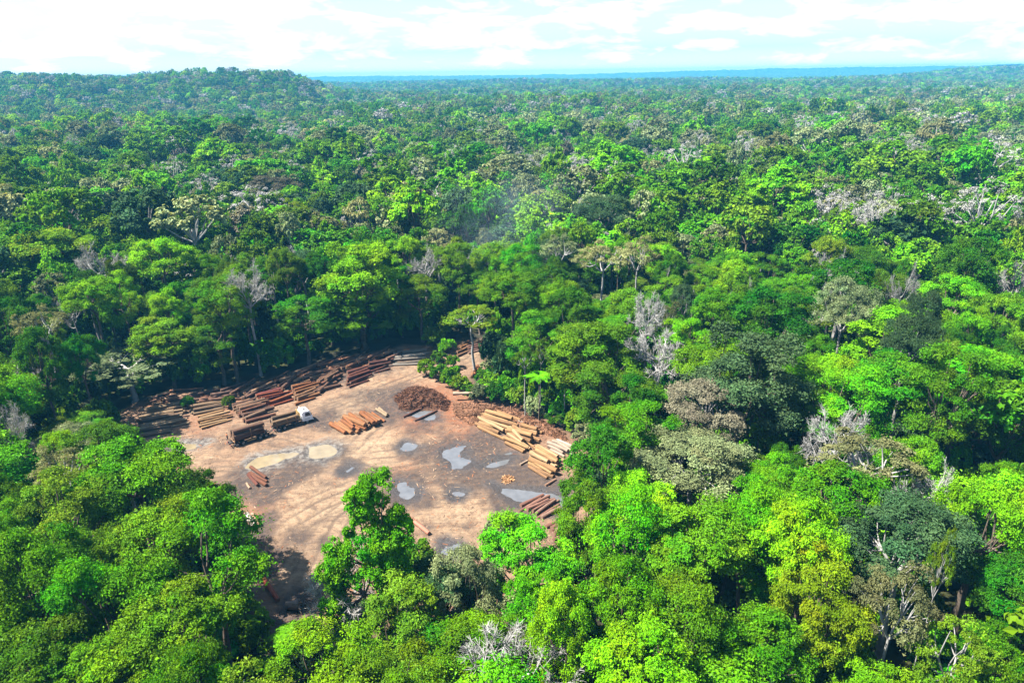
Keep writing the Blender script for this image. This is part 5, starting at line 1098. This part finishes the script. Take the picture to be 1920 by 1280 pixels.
# ------------------------------------------------------------------ the worker beside the trailer
def person():
    p = gp(427, 826); yaw = 0.6
    SK = mat('brown skin', (0.26, 0.14, 0.085), 0.6, 0.3); SH = mat('orange work shirt', (0.42, 0.10, 0.03), 0.9, 0.1, var=0.15); TR = mat('dark trousers', (0.045, 0.04, 0.05), 0.9, 0.1); HR = mat('black hair', (0.012, 0.01, 0.01), 0.6, 0.3); BT = mat('dark boots', (0.03, 0.025, 0.02), 0.7, 0.2)
    e = empty('person', (p.x, p.y, gz(p.x, p.y)), yaw); tag(e, 'worker in an orange shirt and dark trousers walking beside the trailer', 'person')
    def skin(name, verts, edges, radii, m, parent, root=0):
        me = bpy.data.meshes.new(name); me.from_pydata(verts, edges, []); me.materials.append(m); o = link(bpy.data.objects.new(name, me), parent)
        md = o.modifiers.new('skin', 'SKIN'); md.use_smooth_shade = True; md.branch_smoothing = 0.4
        for i, q in enumerate(me.skin_vertices[0].data): q.radius = (radii[i], radii[i] * 0.9); q.use_root = i == root
        sb = o.modifiers.new('sub', 'SUBSURF'); sb.levels = 1; sb.render_levels = 2; return o
    V = [(0, 0, .95), (0, 0, 1.15), (0.01, 0, 1.38), (0.02, 0, 1.47), (0.04, 0, 1.53), (0.06, 0, 1.63), (0.06, 0, 1.71),
         (0, .1, .90), (.16, .11, .50), (.08, .11, .09), (.22, .12, .05), (0, -.1, .90), (.0, -.11, .50), (-.22, -.11, .12), (-.10, -.12, .06),
         (0.01, .19, 1.40), (-.06, .27, 1.13), (.10, .28, .93), (.15, .27, .85), (0.01, -.19, 1.40), (.06, -.27, 1.13), (.24, -.26, .98), (.31, -.25, .93)]
    E = [(0, 1), (1, 2), (2, 3), (3, 4), (4, 5), (5, 6), (0, 7), (7, 8), (8, 9), (9, 10), (0, 11), (11, 12), (12, 13), (13, 14), (2, 15), (15, 16), (16, 17), (17, 18), (2, 19), (19, 20), (20, 21), (21, 22)]
    Rr = [.13, .14, .15, .07, .06, .10, .075, .09, .065, .045, .035, .09, .065, .045, .035, .06, .045, .033, .04, .06, .045, .033, .04]
    for side in (17, 21):   # five fingers
        bx, by, bz = V[side + 1]
        for k in range(5):
            i = len(V); dy = (k - 1.5) * 0.02 if k < 4 else 0.05; V += [(bx + .03, by + dy, bz - .035), (bx + .05, by + dy, bz - .075 + 0.006 * k)]; E += [(side + 1, i), (i, i + 1)]; Rr += [.009, .007]
    body = skin('body', V, E, Rr, SK, e)
    skin('shirt', [(0, 0, .93), (0, 0, 1.15), (0.01, 0, 1.40), (0.01, .19, 1.41), (-.05, .26, 1.17), (0.01, -.19, 1.41), (.05, -.26, 1.17)], [(0, 1), (1, 2), (2, 3), (3, 4), (2, 5), (5, 6)], [.16, .165, .165, .08, .065, .08, .065], SH, body)
    skin('trousers', [(0, 0, .95), (0, .1, .90), (.16, .11, .50), (.08, .11, .14), (0, -.1, .90), (.0, -.11, .50), (-.20, -.11, .17)], [(0, 1), (1, 2), (2, 3), (0, 4), (4, 5), (5, 6)], [.15, .11, .085, .07, .11, .085, .07], TR, body)
    for q, (a, b) in enumerate((((.08, .11, .07), (.24, .12, .05)), ((-.22, -.11, .10), (-.09, -.12, .055)))): skin('boot', [a, b], [(0, 1)], [.065, .05], BT, body)
    h = MB(); bm = bmesh.new(); bmesh.ops.create_uvsphere(bm, u_segments=16, v_segments=8, radius=.108)
    for v in bm.verts: v.co.x *= 1.05
    bmesh.ops.delete(bm, geom=[v for v in bm.verts if v.co.z < -0.02 and v.co.x > -0.05], context='VERTS')
    bm.verts.index_update(); h.add([v.co + Vector((.05, 0, 1.665)) for v in bm.verts], [[v.index for v in f.verts] for f in bm.faces], 0, True); bm.free(); h.build('hair', HR, body)
    f = MB(); f.box((.158, 0, 1.635), (.035, .025, .045), bev=.008); f.box((.150, 0, 1.585), (.012, .045, .012))
    for s in (-1, 1): f.box((.150, s * .035, 1.655), (.012, .022, .012)); f.box((.055, s * .098, 1.64), (.035, .02, .06), bev=.006)
    f.build('face', SK, body)
person()
# stump and fallen wood in the shade at the bottom of the clearing
def stump():
    p = gp(549, 1142); e = empty('tree_stump', (p.x, p.y, 0)); tag(e, 'upturned grey stump lying at the edge of the black ground shadow', 'stump'); rr = np.random.default_rng(4)
    m = MB(); m.tube([(-0.9, 0, 0.7), (0, 0, 0.75), (1.0, 0.1, 0.8)], [0.55, 0.6, 0.85], 12, 0, True, 1); m.build('trunk', LOGM, e).color = (0.15, 0.11, 0.09, 1)
    for i in range(9):
        a = i * 0.7; m = MB(); limb(m, rr, (1.0, 0.6 * math.cos(a), 0.8 + 0.6 * math.sin(a)), (1.7, 1.4 * math.cos(a), max(0.1, 0.8 + 1.3 * math.sin(a))), 0.16, 0.04); m.build('root', BARK, e)
stump()

# ------------------------------------------------------------------ air
def haze():
    m = bpy.data.materials.new('haze air'); m.use_nodes = True; t = m.node_tree; t.nodes.clear(); o = N(t, 'ShaderNodeOutputMaterial'); v = N(t, 'ShaderNodeVolumePrincipled')
    v.inputs['Color'].default_value = (0.06, 0.30, 0.56, 1); v.inputs['Density'].default_value = 0.00017; v.inputs['Anisotropy'].default_value = 0.0
    t.links.new(v.outputs[0], o.inputs['Volume'])
    mb = MB(); mb.box((0, 3925, 43.0), (24000, 8450, 142)); ob = mb.build('haze', m); tag(ob, kind='stuff')
haze()
def smoke():
    p = gp(985, 470, 22)
    m = bpy.data.materials.new('thin blue smoke'); m.use_nodes = True; t = m.node_tree; t.nodes.clear(); lk = t.links.new; o = N(t, 'ShaderNodeOutputMaterial'); v = N(t, 'ShaderNodeVolumePrincipled')
    v.inputs['Color'].default_value = (0.62, 0.80, 0.95, 1)
    tc = N(t, 'ShaderNodeTexCoord'); n = N(t, 'ShaderNodeTexNoise'); n.inputs['Scale'].default_value = 2.2; n.inputs['Detail'].default_value = 3; lk(tc.outputs['Object'], n.inputs['Vector'])
    ln = N(t, 'ShaderNodeVectorMath', operation='LENGTH'); lk(tc.outputs['Object'], ln.inputs[0]); fo = N(t, 'ShaderNodeMapRange'); fo.inputs['From Min'].default_value = 0.25; fo.inputs['From Max'].default_value = 1.0; fo.inputs['To Min'].default_value = 1.0; fo.inputs['To Max'].default_value = 0.0; lk(ln.outputs['Value'], fo.inputs['Value'])
    nr = N(t, 'ShaderNodeMapRange'); nr.inputs['From Min'].default_value = 0.42; nr.inputs['From Max'].default_value = 0.68; lk(n.outputs['Fac'], nr.inputs['Value'])
    mu = N(t, 'ShaderNodeMath', operation='MULTIPLY'); lk(fo.outputs[0], mu.inputs[0]); lk(nr.outputs[0], mu.inputs[1]); m2 = N(t, 'ShaderNodeMath', operation='MULTIPLY'); lk(mu.outputs[0], m2.inputs[0]); m2.inputs[1].default_value = 0.005
    lk(m2.outputs[0], v.inputs['Density']); lk(v.outputs[0], o.inputs['Volume'])
    bm = bmesh.new(); bmesh.ops.create_icosphere(bm, subdivisions=3, radius=1.0); me = bpy.data.meshes.new('smoke'); bm.to_mesh(me); bm.free(); me.materials.append(m)
    ob = link(bpy.data.objects.new('smoke', me)); ob.location = (p.x - 6, p.y + 6, 30); ob.scale = (26, 24, 20); ob.rotation_euler = (0, rad(-20), 0); tag(ob, kind='stuff')
smoke()
